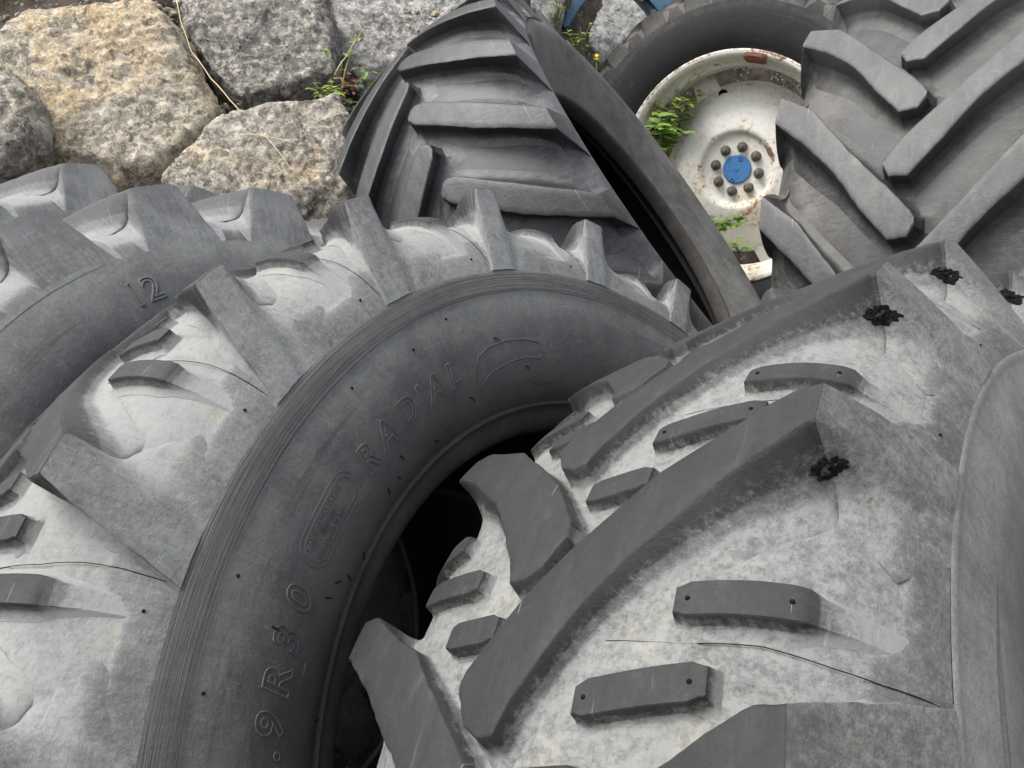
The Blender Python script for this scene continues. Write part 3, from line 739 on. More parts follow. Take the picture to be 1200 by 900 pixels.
def wall_tube(T, pts, rad, name, mat):
    P3 = [wall_point(T, pb + a, b, 0.0002) for a, b in pts]
    V, F = tube(P3, [rad] * len(P3), 6)
    o = mesh_obj(name, V, F, mat, T.e, True, None, {'dust': [0.4] * len(V), 'rr': [0.47] * len(V)}); o.location = T.off
    return o
def stadium(c0, c1, r, hw, n=14):
    pts = []
    for i in range(n + 1): pts.append((c0 + (c1 - c0) * i / n, r + hw))
    for i in range(1, n): 
        a = math.pi / 2 - math.pi * i / n; pts.append((c1 + math.cos(a) * hw / r * (1 if c1 > c0 else -1), r + math.sin(a) * hw))
    for i in range(n + 1): pts.append((c1 + (c0 - c1) * i / n, r - hw))
    for i in range(1, n): 
        a = -math.pi / 2 - math.pi * i / n; pts.append((c0 + math.cos(a) * hw / r * (1 if c1 > c0 else -1), r + math.sin(a) * hw))
    pts.append(pts[0]); return pts
wall_tube(TB, stadium(-0.172, -0.050, 0.4675, 0.0115), 0.0004, 'raised_border', M['wall'])
wall_tube(TB, stadium(-0.172, -0.050, 0.4675, 0.0158), 0.0003, 'raised_border', M['wall'])
# long tailed emblem outline after RADIAL
emb = [(-0.640, 0.452), (-0.660, 0.470), (-0.700, 0.476), (-0.760, 0.4775), (-0.83, 0.475), (-0.880, 0.469)]
wall_tube(TB, emb, 0.0007, 'raised_emblem', M['wall'])
emb = [(-0.645, 0.440), (-0.680, 0.449), (-0.72, 0.4525), (-0.764, 0.4545), (-0.82, 0.4555), (-0.872, 0.4525), (-0.90, 0.4565), (-0.885, 0.4605)]
wall_tube(TB, emb, 0.0007, 'raised_emblem', M['wall'])
# stray moulding whiskers
for (a, b) in ((-0.26, 0.430), (-0.33, 0.441), (-0.30, 0.428), (-0.02, 0.436), (0.015, 0.441), (-0.052, 0.425), (0.10, 0.482), (-0.73, 0.484), (-0.82, 0.447), (-0.45, 0.424), (-0.6, 0.438), (0.22, 0.418), (-0.12, 0.417)):
    L = rng.uniform(0.004, 0.008); dth = rng.uniform(-1, 1)
    P3 = [Vector(wall_point(TB, pb + a, b, -0.0005)), Vector(wall_point(TB, pb + a + dth * L * 1.2, b - L * 0.5, 0.0026)), Vector(wall_point(TB, pb + a + dth * L * 2.4, b - L, 0.0022))]
    V, F = tube(P3, [0.0009, 0.0007, 0.0003], 5)
    o = mesh_obj('rubber_whisker', V, F, M['torn'], TB.e); o.location = TB.off

def tread_point(T, th, w, lift):
    o = T.outer; im = np.argmax(o[:, 0]); r = np.interp(abs(w), o[:im + 1, 0], o[:im + 1, 1])
    r2 = np.interp(abs(w) - 1e-3, o[:im + 1, 0], o[:im + 1, 1])
    n = np.array([(r2 - r), 1e-3]); n /= np.linalg.norm(n)
    r_, w_ = r + n[1] * lift, w + n[0] * lift * (1 if w > 0 else -1)
    return (r_ * math.cos(th), r_ * math.sin(th), w_)
def tread_line(T, pts, rad, name='mould_seam', lift=0.0):
    q = []
    for (a, b), (c_, d_) in zip(pts[:-1], pts[1:]):
        for f in np.linspace(0, 1, 8, endpoint=False): q.append((a + (c_ - a) * f, b + (d_ - b) * f))
    q.append(pts[-1])
    P3 = [tread_point(T, T.P['phase'] + a, b, lift) for a, b in q]
    V, F = tube(P3, [rad] * len(P3), 5)
    o = mesh_obj(name, V, F, M['torn'], T.e); o.location = T.off
for T, mir, ks in ((TA, 1, (0, 1, 2, 3)), (TB, -1, (-2, -1, 0, 1, 2, 3))):
    for k in ks:
        b = k * DL
        tread_line(T, [(b + mir * -0.082, 0.055), (b + mir * -0.078, 0.08), (b + mir * -0.071, 0.117), (b + mir * -0.071, 0.157), (b + mir * -0.064, 0.183), (b + mir * -0.063, 0.197), (b + mir * -0.066, 0.210)], 0.00032)
        for (a, w) in ((-0.292, 0.2095), (-0.405, 0.2075)):
            p = Vector(tread_point(T, T.P['phase'] + b + mir * a, w, 0.0002)); bm = bmesh.new(); bmesh.ops.create_uvsphere(bm, u_segments=8, v_segments=6, radius=0.0013)
            o = bm_obj('vent_stub', bm, M['torn'], T.e); o.location = T.off + p
for k in (0, 1, 2, 3):
    for (a, w) in ((-0.102, 0.122), (-0.104, 0.167), (-0.032, 0.129), (-0.023, 0.069)):
        p = Vector(tread_point(TA, TA.P['phase'] + k * DL + a, w, 0.0109)); bm = bmesh.new(); bmesh.ops.create_uvsphere(bm, u_segments=8, v_segments=6, radius=0.0015)
        o = bm_obj('vent_stub', bm, M['torn'], TA.e); o.location = TA.off + p
for (a, r) in ((-0.33, 0.518), (0.05, 0.52), (0.21, 0.521), (-0.62, 0.519), (-0.5, 0.508)):
    bm = bmesh.new(); bmesh.ops.create_uvsphere(bm, u_segments=8, v_segments=6, radius=0.0014)
    o = bm_obj('vent_stub', bm, M['torn'], TB.e); o.location = TB.off + Vector(wall_point(TB, pb + a, r, 0.0003))

# number on the pale tyre: find the angle / radius that the photo shows it at
def wall_hit(T, c, az, el, px, py, w):
    a = np.array(axis(az, el)); up = np.array([0, -1, 0.]); u = up - a * (up @ a); u /= np.linalg.norm(u); v = np.cross(a, u)
    c = np.array(c); d = ray(px, py); t = ((c + w * a) @ a) / (d @ a); p = t * d - c
    return math.atan2(p @ v, p @ u), math.hypot(p @ u, p @ v)
th, r = wall_hit(TC, np.array((-0.3965, 0.3472, 1.4263)) * 0.945, -0.8767, -0.3929, 158, 362, 0.208)
wall_text(TC, 'raised_number', '12', th, r, 0.052, bold=0.0, line=0.0018)

# ------------------------------------------------------------------ tears on the front tyre: black patches with the holes' shade painted in
from mathutils.bvhtree import BVHTree
def surface_tree(T, k):
    a = T.P['phase'] + k * T.P['dl']; ca, sa = math.cos(a), math.sin(a)
    V = [Vector((x * ca - y * sa, x * sa + y * ca, z)) for x, y, z in T.lugV]; F = [tuple(f) for f in T.lugF]
    n0 = len(V); th = np.linspace(a - 0.6, a + 0.1, 90); m = len(T.outer)
    for t in th:
        for (w_, r_) in T.outer: V.append(Vector((r_ * math.cos(t), r_ * math.sin(t), w_)))
    F += [tuple(n0 + i for i in f) for f in grid_faces(90, m, closed_n=False)]
    return BVHTree.FromPolygons(V, F)
def tear(T, tau, w, r, size, seed, k):
    tree = surface_tree(T, k)
    rg = np.random.default_rng(seed)
    th = T.P['phase'] + tau
    C = np.array([r * math.cos(th), r * math.sin(th), w])
    # local frame on the shoulder
    er = np.array([math.cos(th), math.sin(th), 0]); et = np.array([-math.sin(th), math.cos(th), 0]); ez = np.array([0, 0, 1.0])
    nrm = 0.66 * et + 0.52 * er + 0.54 * ez; nrm /= np.linalg.norm(nrm)
    tx = ez - nrm * (ez @ nrm); tx /= np.linalg.norm(tx); ty = np.cross(nrm, tx)
    V, F = [], []
    n, m = 72, 16
    for i in range(n):
        a = 2 * math.pi * i / n
        ca, sa = math.cos(a), math.sin(a)
        R0 = size * (0.60 + 0.16 * mnoise.noise(Vector((ca * 1.6 + seed, sa * 1.6, seed * 1.7))) + 0.20 * mnoise.noise(Vector((ca * 3.1, sa * 3.1 + seed, 1.1))) + 0.07 * mnoise.noise(Vector((ca * 6 + seed, sa * 6, 5.1))))
        for j in range(m):
            f = j / (m - 1)
            x, y = ca * R0 * f * 1.25, sa * R0 * f * 0.66
            q = Vector((x * 240 + seed, y * 260, 2.0 * seed))
            hgt = 0.0009 + 0.0021 * (abs(mnoise.noise(q)) - 0.2) + 0.0010 * mnoise.noise(q * 2.3)
            if f > 0.97: hgt = -0.0015
            p0 = C + tx * x + ty * y
            hit = tree.ray_cast(Vector(p0 + nrm * 0.035), Vector(-nrm), 0.09)
            p1 = np.array(hit[0]) if hit[0] is not None else p0
            V.append(p1 + nrm * hgt)
    F = grid_faces(n, m)
    o = mesh_obj('black_tear_patch', V, F, M['torn'], T.e, True, 60); o.location = T.off  # torn rubber lying on the surface; the pit's shade is in its black
    for q in range(4):
        a = rg.uniform(0, 6.28); R1 = size * rg.uniform(0.15, 0.5); L = size * rg.uniform(0.18, 0.34); wd_ = size * rg.uniform(0.10, 0.2)
        c0 = C + tx * math.cos(a) * R1 * 1.1 + ty * math.sin(a) * R1 * 0.7
        hit = tree.ray_cast(Vector(c0 + nrm * 0.035), Vector(-nrm), 0.09)
        if hit[0] is not None: c0 = np.array(hit[0])
        dr = tx * math.cos(a + 2.6 + rg.uniform(-.8, .8)) + ty * math.sin(a + 2.6 + rg.uniform(-.8, .8)); sd_ = np.cross(nrm, dr)
        FV, FF = [], []
        for i in range(5):
            g = i / 4; wv_ = wd_ * (1 - 0.75 * g) * (1 + 0.3 * rg.normal())
            p = c0 + dr * L * g + nrm * (0.0005 + L * 0.25 * math.sin(g * 2.2))
            FV += [p - sd_ * wv_, p + nrm * 0.001, p + sd_ * wv_, p - nrm * 0.0016]
        FF = grid_faces(5, 4, closed_n=False, closed_m=True) + [(16, 17, 18, 19), (3, 2, 1, 0)]
        o = mesh_obj('rubber_flap', FV, FF, M['flap'], T.e, True, 40); o.location = T.off
for k, sz, sd in ((1, 0.0150, 3), (2, 0.0165, 5), (3, 0.0170, 8), (4, 0.0160, 11)):
    tear(TA, DL * (k - 1) - 0.238, 0.1865, 0.6400, sz, sd, k - 1)

# ------------------------------------------------------------------ white wheel in the background
nF = np.array([-0.50, 0.27, -0.95]); nF /= np.linalg.norm(nF)
cF = ray(856, 199) * 3.87 - nF * 0.14
kF = 1.0
OUT_F = [(0, 0.794), (0.05, 0.791), (0.10, 0.784), (0.135, 0.772), (0.160, 0.748), (0.173, 0.71)]
WALL_F = [(0.173, 0.71), (0.180, 0.66), (0.178, 0.60), (0.170, 0.56), (0.158, 0.53), (0.150, 0.515), (0.148, 0.508)]
BEAD_F = [(0.148, 0.508), (0.146, 0.503), (0.138, 0.499), (0.125, 0.494), (0.118, 0.497)]
INN_F = [(0.118, 0.497), (0.14, 0.55), (0.155, 0.62), (0.14, 0.71), (0.08, 0.75), (0, 0.755)]
TOP_F = [(0, 0.812), (0.06, 0.808), (0.12, 0.798), (0.165, 0.782), (0.18, 0.775)]
LUG_F = dict(up=[(-0.01, -0.03), (0.0, -0.045), (0.165, -0.30)], lo=[(-0.01, 0.0), (0.0, 0.02), (0.165, -0.20)], apex=(0.165, 0.782), decor=(0.1735, 0.690), base_tau=(-0.32, -0.18), flank=0.02, fillet=0.03, dust=1.0, side_dust=0.95)
PF = dict(R=0.812, N=22, dl=2 * math.pi / 22, half=math.pi / 22, phase=0.1, outer=OUT_F, wall=WALL_F, bead=BEAD_F, inner=INN_F, top=TOP_F, lug=LUG_F, nth=320, step=0.01,
          dust=lambda a, b, c: np.full(a.shape, 0.3), wall_dust=lambda a, b, c: 0.05 + 0.35 * sstep(c, 0.66, 0.69), m_tread='back', m_wall='back', m_bead='back', m_lug='back', contact=0.1)
TF = make_tyre('tractor_wheel', 'rusty white tractor wheel with blue hub centre, standing behind the leaning dark tyre', cF, nF, PF, cat='wheel')
def lathe_simple(name, prof, n, mat, parent, off, rust=None, closed=False, sharp=35):
    prof = np.asarray(prof, float); m = len(prof)
    th = np.linspace(0, 2 * np.pi, n, endpoint=False)
    V = [(r * math.cos(t), r * math.sin(t), w) for t in th for (w, r) in prof]
    ru = [(rust(t, w, r) if rust else 0.0) for t in th for (w, r) in prof]
    o = mesh_obj(name, V, grid_faces(n, m, closed_m=closed, flip=True), mat, parent, True, sharp, {'rust': ru}); o.location = off
    return o
eF, oF = TF.e, TF.off
rimp = [(0.150, 0.498), (0.154, 0.506), (0.158, 0.508), (0.161, 0.503), (0.158, 0.494), (0.148, 0.486), (0.138, 0.482), (0.10, 0.478), (0.075, 0.470), (0.055, 0.452), (0.0, 0.448), (-0.055, 0.452), (-0.075, 0.470), (-0.10, 0.478), (-0.138, 0.482), (-0.158, 0.494), (-0.158, 0.508), (-0.150, 0.498)]
rimp = rimp + [(w, r + 0.006) for w, r in rimp[::-1][2:-2]]
lathe_simple('wheel_rim', resample(np.array(rimp), 0.008), 180, M['white'], eF, oF, lambda t, w, r: 0.33 + 0.42 * max(0, mnoise.noise(Vector((math.cos(t) * 4, math.sin(t) * 4, w * 20)))) + (0.2 if r > 0.503 else 0))
discp = [(-0.150, 0.392), (-0.125, 0.398), (-0.108, 0.394), (-0.085, 0.378), (-0.040, 0.338), (0.0, 0.285), (0.022, 0.235), (0.034, 0.195), (0.036, 0.178), (0.028, 0.166), (0.012, 0.158), (0.006, 0.150), (0.005, 0.10), (0.005, 0.05), (0.004, 0.001)]
dd = resample(chaikin(discp, 2), 0.007)
lathe_simple('wheel_disc', dd, 150, M['white'], eF, oF, lambda t, w, r: 0.12 + (0.32 if 0.15 < r < 0.185 else 0) + 0.25 * sstep(r, 0.37, 0.40) + 0.3 * max(0, mnoise.noise(Vector((math.cos(t) * r * 9, math.sin(t) * r * 9, 3.0)))))
lathe_simple('hub_cap', [(0.004, 0.0655), (0.012, 0.0655), (0.0145, 0.062), (0.0145, 0.012), (0.017, 0.010), (0.017, 0.001)], 48, M['blue'], eF, oF)
def hole_patch(r, th, rad, w):  # black disc laid on the metal, coloured as the shade inside a hole
    c = Vector((r * math.cos(th), r * math.sin(th), w))
    V = [c + Vector((math.cos(a), math.sin(a), 0)) * q + Vector((0, 0, z)) for a in np.linspace(0, 2 * np.pi, 20, endpoint=False) for q, z in ((rad, -0.004), (rad, 0.0035), (rad * 0.86, 0.0035), (rad * 0.8, -0.002), (0.0003, -0.002))]
    o = mesh_obj('black_hole_disc', V, grid_faces(20, 5), M['torn'], eF, True, 30); o.location = oF
upF = math.atan2
def th_at(px, py, w):
    n = nF; up = np.array([0, -1, 0.]); u = up - n * (up @ n); u /= np.linalg.norm(u); v = np.cross(n, u)
    d = ray(px, py); t = ((cF + w * n) @ n) / (d @ n); p = t * d - cF
    return math.atan2(p @ v, p @ u), math.hypot(p @ u, p @ v)
t_, r_ = th_at(847, 110, -0.05); hole_patch(r_, t_, 0.021, np.interp(r_, dd[:, 1][::-1], dd[:, 0][::-1]))
for (px, py) in ((868, 187), (858, 212)):
    t_, r_ = th_at(px, py, 0.014); hole_patch(r_, t_, 0.009, 0.0135)
t0, _ = th_at(869, 175, 0.01)
for k in range(8):
    a = t0 + k * math.pi / 4
    bm = bmesh.new()
    def ring(n, r, z, ph=0): return [bm.verts.new((r * math.cos(2 * math.pi * i / n + ph), r * math.sin(2 * math.pi * i / n + ph), z)) for i in range(n)]
    prev = None
    for (n, r, z) in ((12, 0.024, 0.0), (12, 0.024, 0.006), (12, 0.0205, 0.007), (12, 0.0195, 0.022), (12, 0.016, 0.0255), (12, 0.0105, 0.0258), (12, 0.0100, 0.036), (12, 0.007, 0.038)):
        cur = ring(n, r * (1 if True else 1), z)
        if prev:
            for i in range(n): bm.faces.new((prev[i], prev[(i + 1) % n], cur[(i + 1) % n], cur[i]))
        prev = cur
    bm.faces.new(prev)
    o = bm_obj('wheel_nut', bm, M['bolt'], eF, True, 28)
    o.location = oF + Vector((0.1016 * math.cos(a), 0.1016 * math.sin(a), 0.004)); o.rotation_euler = (0, 0, a)
# clamp plates between disc and rim
for k, (px, py) in enumerate(((822, 92), (905, 310))):
    a, _ = th_at(px, py, -0.08)
    bm = bmesh.new()
    pts = [(0.375, -0.17), (0.470, -0.10), (0.470, 0.10), (0.375, 0.17)]
    lo = [bm.verts.new((r * math.cos(a + t), r * math.sin(a + t), -0.098)) for r, t in pts]; hi = [bm.verts.new((r * math.cos(a + t), r * math.sin(a + t), -0.084)) for r, t in pts]
    bm.faces.new(hi); bm.faces.new(lo[::-1])
    for i in range(4): bm.faces.new((lo[i], lo[(i + 1) % 4], hi[(i + 1) % 4], hi[i]))
    o = bm_obj('mounting_plate', bm, M['white'], eF, False); o.location = oF
# rusty clamp on the rim
a, r_ = th_at(884, 78, 0.13)
bm = bmesh.new()
secs = []
for i, t in enumerate(np.linspace(a - 0.10, a + 0.10, 9)):
    e = 0.0 if 0 < i < 8 else 0.008
    q = [(0.172 - e, 0.500 - e), (0.174 - e, 0.484), (0.160, 0.466 + e), (0.120, 0.458 + e), (0.118, 0.470), (0.146, 0.482), (0.158, 0.500)]
    secs.append([bm.verts.new((r * math.cos(t), r * math.sin(t), w)) for w, r in q])
for s1, s2 in zip(secs[:-1], secs[1:]):
    for i in range(7): bm.faces.new((s1[i], s2[i], s2[(i + 1) % 7], s1[(i + 1) % 7]))
bm.faces.new(secs[0][::-1]); bm.faces.new(secs[-1])
bmesh.ops.recalc_face_normals(bm, faces=bm.faces)
o = bm_obj('rim_clamp', bm, M['rust'], eF, True, 40); o.location = oF

# ------------------------------------------------------------------ blue machine frame
bmach = bpy.data.objects.new('machine_frame', None); COL.objects.link(bmach)
bmach.location = at(790, 60, 4.45)
tag(bmach, 'blue painted steel machine frame arching over the pale rock at the top edge', 'machine frame')
inv = Vector(bmach.location)
def extruded(name, pxs, z, thick, mat, parent, bevel=0.004):
    bm = bmesh.new()
    f = [bm.verts.new(Vector(at(x, y, z)) - inv) for x, y in pxs]; face = bm.faces.new(f)
    bm.normal_update()
    ex = bmesh.ops.extrude_face_region(bm, geom=[face])
    d = Vector(CAM2W @ np.array([0.1, -0.1, 1.0])).normalized() * thick
    for v in ex['geom']:
        if isinstance(v, bmesh.types.BMVert): v.co += d
    bmesh.ops.recalc_face_normals(bm, faces=bm.faces)
    bmesh.ops.bevel(bm, geom=[e for e in bm.edges], offset=bevel, segments=2, profile=0.5, affect='EDGES')
    return bm_obj(name, bm, mat, parent, True, 40)
extruded('support_bar', [(659, 28), (661, 32), (666, 31), (680, 8), (700, -14), (722, -24), (722, -36), (696, -28), (672, -4)], 4.40, 0.05, M['bluem'], bmach)
extruded('arched_plate', [(716, -26), (736, -14), (750, 0), (760, 12), (766, 24), (800, 60), (850, 60), (850, -40), (716, -40)], 4.42, 0.10, M['bluem'], bmach, 0.006)
extruded('bracket', [(742, -14), (752, -10), (768, 8), (778, 22), (786, 18), (776, -2), (760, -20)], 4.37, 0.05, M['bluem'], bmach)
for (x, y) in ((752, -2), (766, 14)):
    V, F = tube([Vector(at(x, y, 4.36)) - inv, Vector(at(x, y, 4.43)) - inv], [0.016, 0.016], 8)
    mesh_obj('bolt', V, F, M['bolt'], bmach, True, 30)
# the leg that carries it, hidden behind the wheel
V, F = tube([Vector(at(830, 0, 4.50)) - inv, Vector(at(960, 40, 4.6)) - inv, Vector(at(985, 260, 4.6)) - inv, Vector((at(985, 260, 4.6)[0], at(985, 260, 4.6)[1], 0.0)) - inv], [0.05] * 4, 10)
mesh_obj('support_leg', V, F, M['bluem'], bmach, True, 40)

# ------------------------------------------------------------------ boulders
def boulder(label, poly, z, mat, seed, thick=0.42, nrm=(0.12, -0.72, 0.68), tilt=0.0, vox=0.010, amp=1.0, bulge=0.10, cat='boulder', group='boulders of the retaining bank'):
    """outline on a sloping plane at its own distance, given real depth and broken faces"""
    n = np.array(nrm, float); n /= np.linalg.norm(n)
    cx, cy = np.mean([p[0] for p in poly]), np.mean([p[1] for p in poly])
    c = at(cx, cy, z); cam = np.array([0, 0, H])
    def hit(px, py, off):
        d = at(px, py, 1.0) - cam
        t = ((c + n * off - cam) @ n) / (d @ n)
        return cam + d * t
    ring0 = [hit(x, y, 0.0) for x, y in poly]
    pts = []
    rg = np.random.default_rng(seed)
    for p in ring0:
        q = c + (p - c) * rg.uniform(0.86, 0.95)
        pts.append(q + n * (bulge * rg.uniform(0.35, 1.15)))
        pts.append(p + n * rg.uniform(-0.02, 0.02))
        pts.append(c + (p - c) * 1.0 - n * thick * rg.uniform(0.35, 0.6))
        pts.append(c + (p - c) * 0.62 - n * thick)
    pts.append(c + n * bulge * 1.1)
    bm = bmesh.new()
    for p in pts: bm.verts.new(Vector(p - c))
    r = bmesh.ops.convex_hull(bm, input=bm.verts)
    bmesh.ops.delete(bm, geom=[v for v in bm.verts if not v.link_faces], context='VERTS')
    me = bpy.data.meshes.new('tmp'); bm.to_mesh(me); bm.free()
    tmp = bpy.data.objects.new('tmp', me); COL.objects.link(tmp)
    md = tmp.modifiers.new('r', 'REMESH'); md.mode = 'VOXEL'; md.voxel_size = vox
    sm = tmp.modifiers.new('s', 'SMOOTH'); sm.iterations = 1; sm.factor = 0.4
    dg = bpy.context.evaluated_depsgraph_get()
    out = bpy.data.meshes.new_from_object(tmp.evaluated_get(dg))
    bpy.data.objects.remove(tmp); bpy.data.meshes.remove(me)
    nv = len(out.vertices); co = np.empty(nv * 3); out.vertices.foreach_get('co', co); co = co.reshape(-1, 3)
    no = np.empty(nv * 3); out.vertex_normals.foreach_get('vector', no); no = no.reshape(-1, 3)
    so = Vector((seed * 3.1, seed * 1.7, seed * 0.9))
    for i in range(nv):
        v = Vector(co[i]) + so
        d = 0.024 * fbm(v * 2.2, 3) + 0.009 * fbm(v * 8.0, 4) + 0.0075 * fbm(v * 26.0, 4) + 0.0045 * fbm(v * 80.0, 2)
        # stepped, broken ledges
        q = mnoise.noise(v * 5.0 + Vector((3, 1, 7))) * 3.0
        d += 0.007 * (abs(q - round(q)) - 0.25)
        dist, _ = mnoise.voronoi(v * 4.5)
        d += 0.016 * (min(dist[1] - dist[0], 0.12) - 0.08)
        co[i] += no[i] * d * amp
    out.vertices.foreach_set('co', co.ravel()); out.update()
    out.name = 'boulder'
    out.shade_smooth(); out.set_sharp_from_angle(angle=math.radians(48))
    out.materials.clear(); out.materials.append(M[mat])
    o = bpy.data.objects.new('boulder', out); COL.objects.link(o)
    o.location = Vector(c)
    return tag(o, label, cat, group)

boulder('big ochre boulder crusted with lichen, behind the stack of pale tyres', [(2, 58), (26, 20), (110, 8), (194, 14), (222, 50), (252, 116), (262, 156), (240, 186), (190, 224), (120, 220), (54, 196), (14, 140)], 2.60, 'rock_ochre', 1, bulge=0.09)
boulder('dark grey angular boulder with an overhanging lower edge, right of the ochre one', [(204, -18), (292, -34), (376, -24), (394, 40), (398, 104), (332, 132), (286, 148), (258, 126), (238, 92), (214, 44)], 2.86, 'rock_dark', 2, thick=0.38, bulge=0.10)
boulder('mottled low boulder under the dark one, just left of the leaning dark tyre', [(190, 216), (242, 172), (264, 148), (330, 140), (402, 126), (436, 176), (428, 232), (406, 278), (330, 296), (226, 268)], 2.42, 'rock_mid', 4, thick=0.40, bulge=0.09)
boulder('grey boulder cut off by the left edge of the frame', [(-80, 70), (-20, 78), (20, 90), (50, 130), (60, 160), (34, 196), (0, 232), (-80, 232)], 2.42, 'rock_mid', 5, thick=0.40, bulge=0.08)
boulder('rough grey boulder above the small weed, behind the leaning dark tyre', [(366, -24), (430, -34), (520, -30), (560, 10), (548, 60), (480, 96), (420, 112), (394, 76), (392, 30)], 3.25, 'rock_pale', 6, thick=0.40, bulge=0.07)
boulder('shaded boulder poking in at the upper left corner above the gravel ledge', [(-90, -70), (40, -70), (112, -40), (108, -6), (60, 4), (0, 12), (-90, 14)], 2.95, 'rock_mid', 9, thick=0.4)
boulder('dark boulder peeping over the gravel ledge between the ochre and dark boulders', [(122, -60), (200, -60), (222, -10), (200, 12), (160, 8), (130, -12)], 3.05, 'rock_dark', 10, thick=0.3)
boulder('pale whitish boulder under the blue machine frame', [(676, 40), (684, 6), (706, -14), (740, -14), (758, 6), (764, 30), (746, 52), (728, 70), (704, 78), (684, 66)], 4.75, 'rock_white', 12, thick=0.4, vox=0.013, bulge=0.08)
boulder('light boulder beyond the leaning dark tyre, left of the blue bar', [(586, -30), (640, -40), (660, -10), (656, 26), (640, 40), (610, 20)], 4.4, 'rock_pale', 13, thick=0.4)
boulder('grey boulder low in the bank behind the leaning dark tyre', [(420, 96), (500, 70), (560, 80), (590, 140), (540, 210), (440, 200)], 3.25, 'rock_mid', 14, thick=0.35)
boulder('grey stone low behind the white wheel seen through its rim', [(690, 100), (740, 70), (800, 80), (830, 140), (820, 220), (740, 240), (690, 170)], 5.0, 'rock_mid', 15, thick=0.35)
boulder('dark wedge of rock between the ochre boulder and the left edge boulder', [(16, 150), (60, 170), (100, 206), (90, 240), (40, 236), (16, 200)], 2.62, 'rock_mid', 17, thick=0.3, bulge=0.05)

# ------------------------------------------------------------------ ground and bank
BT = np.array(BOTTOMS)
def bank_foot(x): return min(2.35 + 1.15 * (x + 1.2), 4.35) if x > -1.2 else 2.35 + 0.1 * (x + 1.2)
def ground_z(x, y):
    d2 = (BT[:, 0] - x) ** 2 + (BT[:, 1] - y) ** 2 + 0.02
    w = 1 / d2 ** 1.5
    z = float((w * BT[:, 2]).sum() / w.sum()) - 0.006
    far = min(1, max(0, (math.hypot(x, y - 1.5) - 4) / 6)); z = z * (1 - far)
    yb = bank_foot(x)
    if y > yb:
        z += min((y - yb) * 1.75, 2.6 + 0.12 * (y - yb))
    return z + 0.012 * mnoise.noise(Vector((x * 3, y * 3, 0))) * (1 if y > yb else 0.2)
xs = np.r_[-60, -30, -15, -8, np.linspace(-5, 5, 110), 8, 15, 30, 60]; ys = np.r_[-30, -12, -5, np.linspace(-2, 7, 110), 10, 16, 30, 70]
V = [(x, y, ground_z(x, y)) for x in xs for y in ys]
g = mesh_obj('ground', V, grid_faces(len(xs), len(ys), closed_n=False), M['soil']); tag(g, kind='structure')

# gravel on the ledges between the boulders
def gravel(spots, n):
    V, F = [], []
    for (px, py, z, rx, ry, cnt) in spots:
        for _ in range(cnt):
            c = Vector(at(px + random.gauss(0, rx), py + random.gauss(0, ry), z + random.uniform(-0.06, 0.06)))
            s = random.choice((0.004, 0.005, 0.006, 0.007, 0.009, 0.012, 0.017)); b = len(V)
            bm = bmesh.new(); bmesh.ops.create_icosphere(bm, subdivisions=1, radius=s)
            sq = Vector((random.uniform(0.7, 1.3), random.uniform(0.7, 1.3), random.uniform(0.5, 0.9)))
            for v in bm.verts:
                v.co = Vector((v.co.x * sq.x, v.co.y * sq.y, v.co.z * sq.z)) * (1 + 0.35 * mnoise.noise(v.co * 80 + c * 9))
            V += [v.co + c for v in bm.verts]; F += [tuple(b + v.index for v in f.verts) for f in bm.faces]; bm.free()
    o = mesh_obj('gravel', V, F, M['rock_mid'], None, False); tag(o, kind='stuff')
gravel([(60, 20, 2.82, 40, 5, 130), (150, 12, 2.85, 40, 8, 170), (205, 40, 2.80, 8, 14, 60), (262, 142, 2.62, 8, 8, 90), (290, 152, 2.60, 26, 5, 60), (395, 112, 3.0, 14, 12, 50), (480, 24, 3.12, 20, 8, 26), (255, 180, 2.62, 6, 8, 40)], 0)

# ------------------------------------------------------------------ weeds
def leaf_quads(V, F, base, direction, L, wdt, droop=0.3):
    d = Vector(direction).normalized(); sd = d.cross(Vector((0, 0, 1)))
    if sd.length < 0.1: sd = Vector((1, 0, 0))
    sd.normalize(); up = sd.cross(d)
    b = len(V); prof = (0.12, 0.75, 1.0, 0.8, 0.42, 0.05); n = len(prof)
    for i, p in enumerate(prof):
        f = i / (n - 1); c = base + d * L * f - Vector((0, 0, 1)) * droop * L * f * f
        jag = 1 + 0.22 * random.uniform(-1, 1)
        V += [c - sd * wdt * p * jag + up * 0.12 * wdt, c.copy(), c + sd * wdt * p * jag + up * 0.12 * wdt]
    for i in range(n - 1):
        for k in range(2):
            F.append((b + i * 3 + k, b + i * 3 + k + 1, b + (i + 1) * 3 + k + 1, b + (i + 1) * 3 + k))

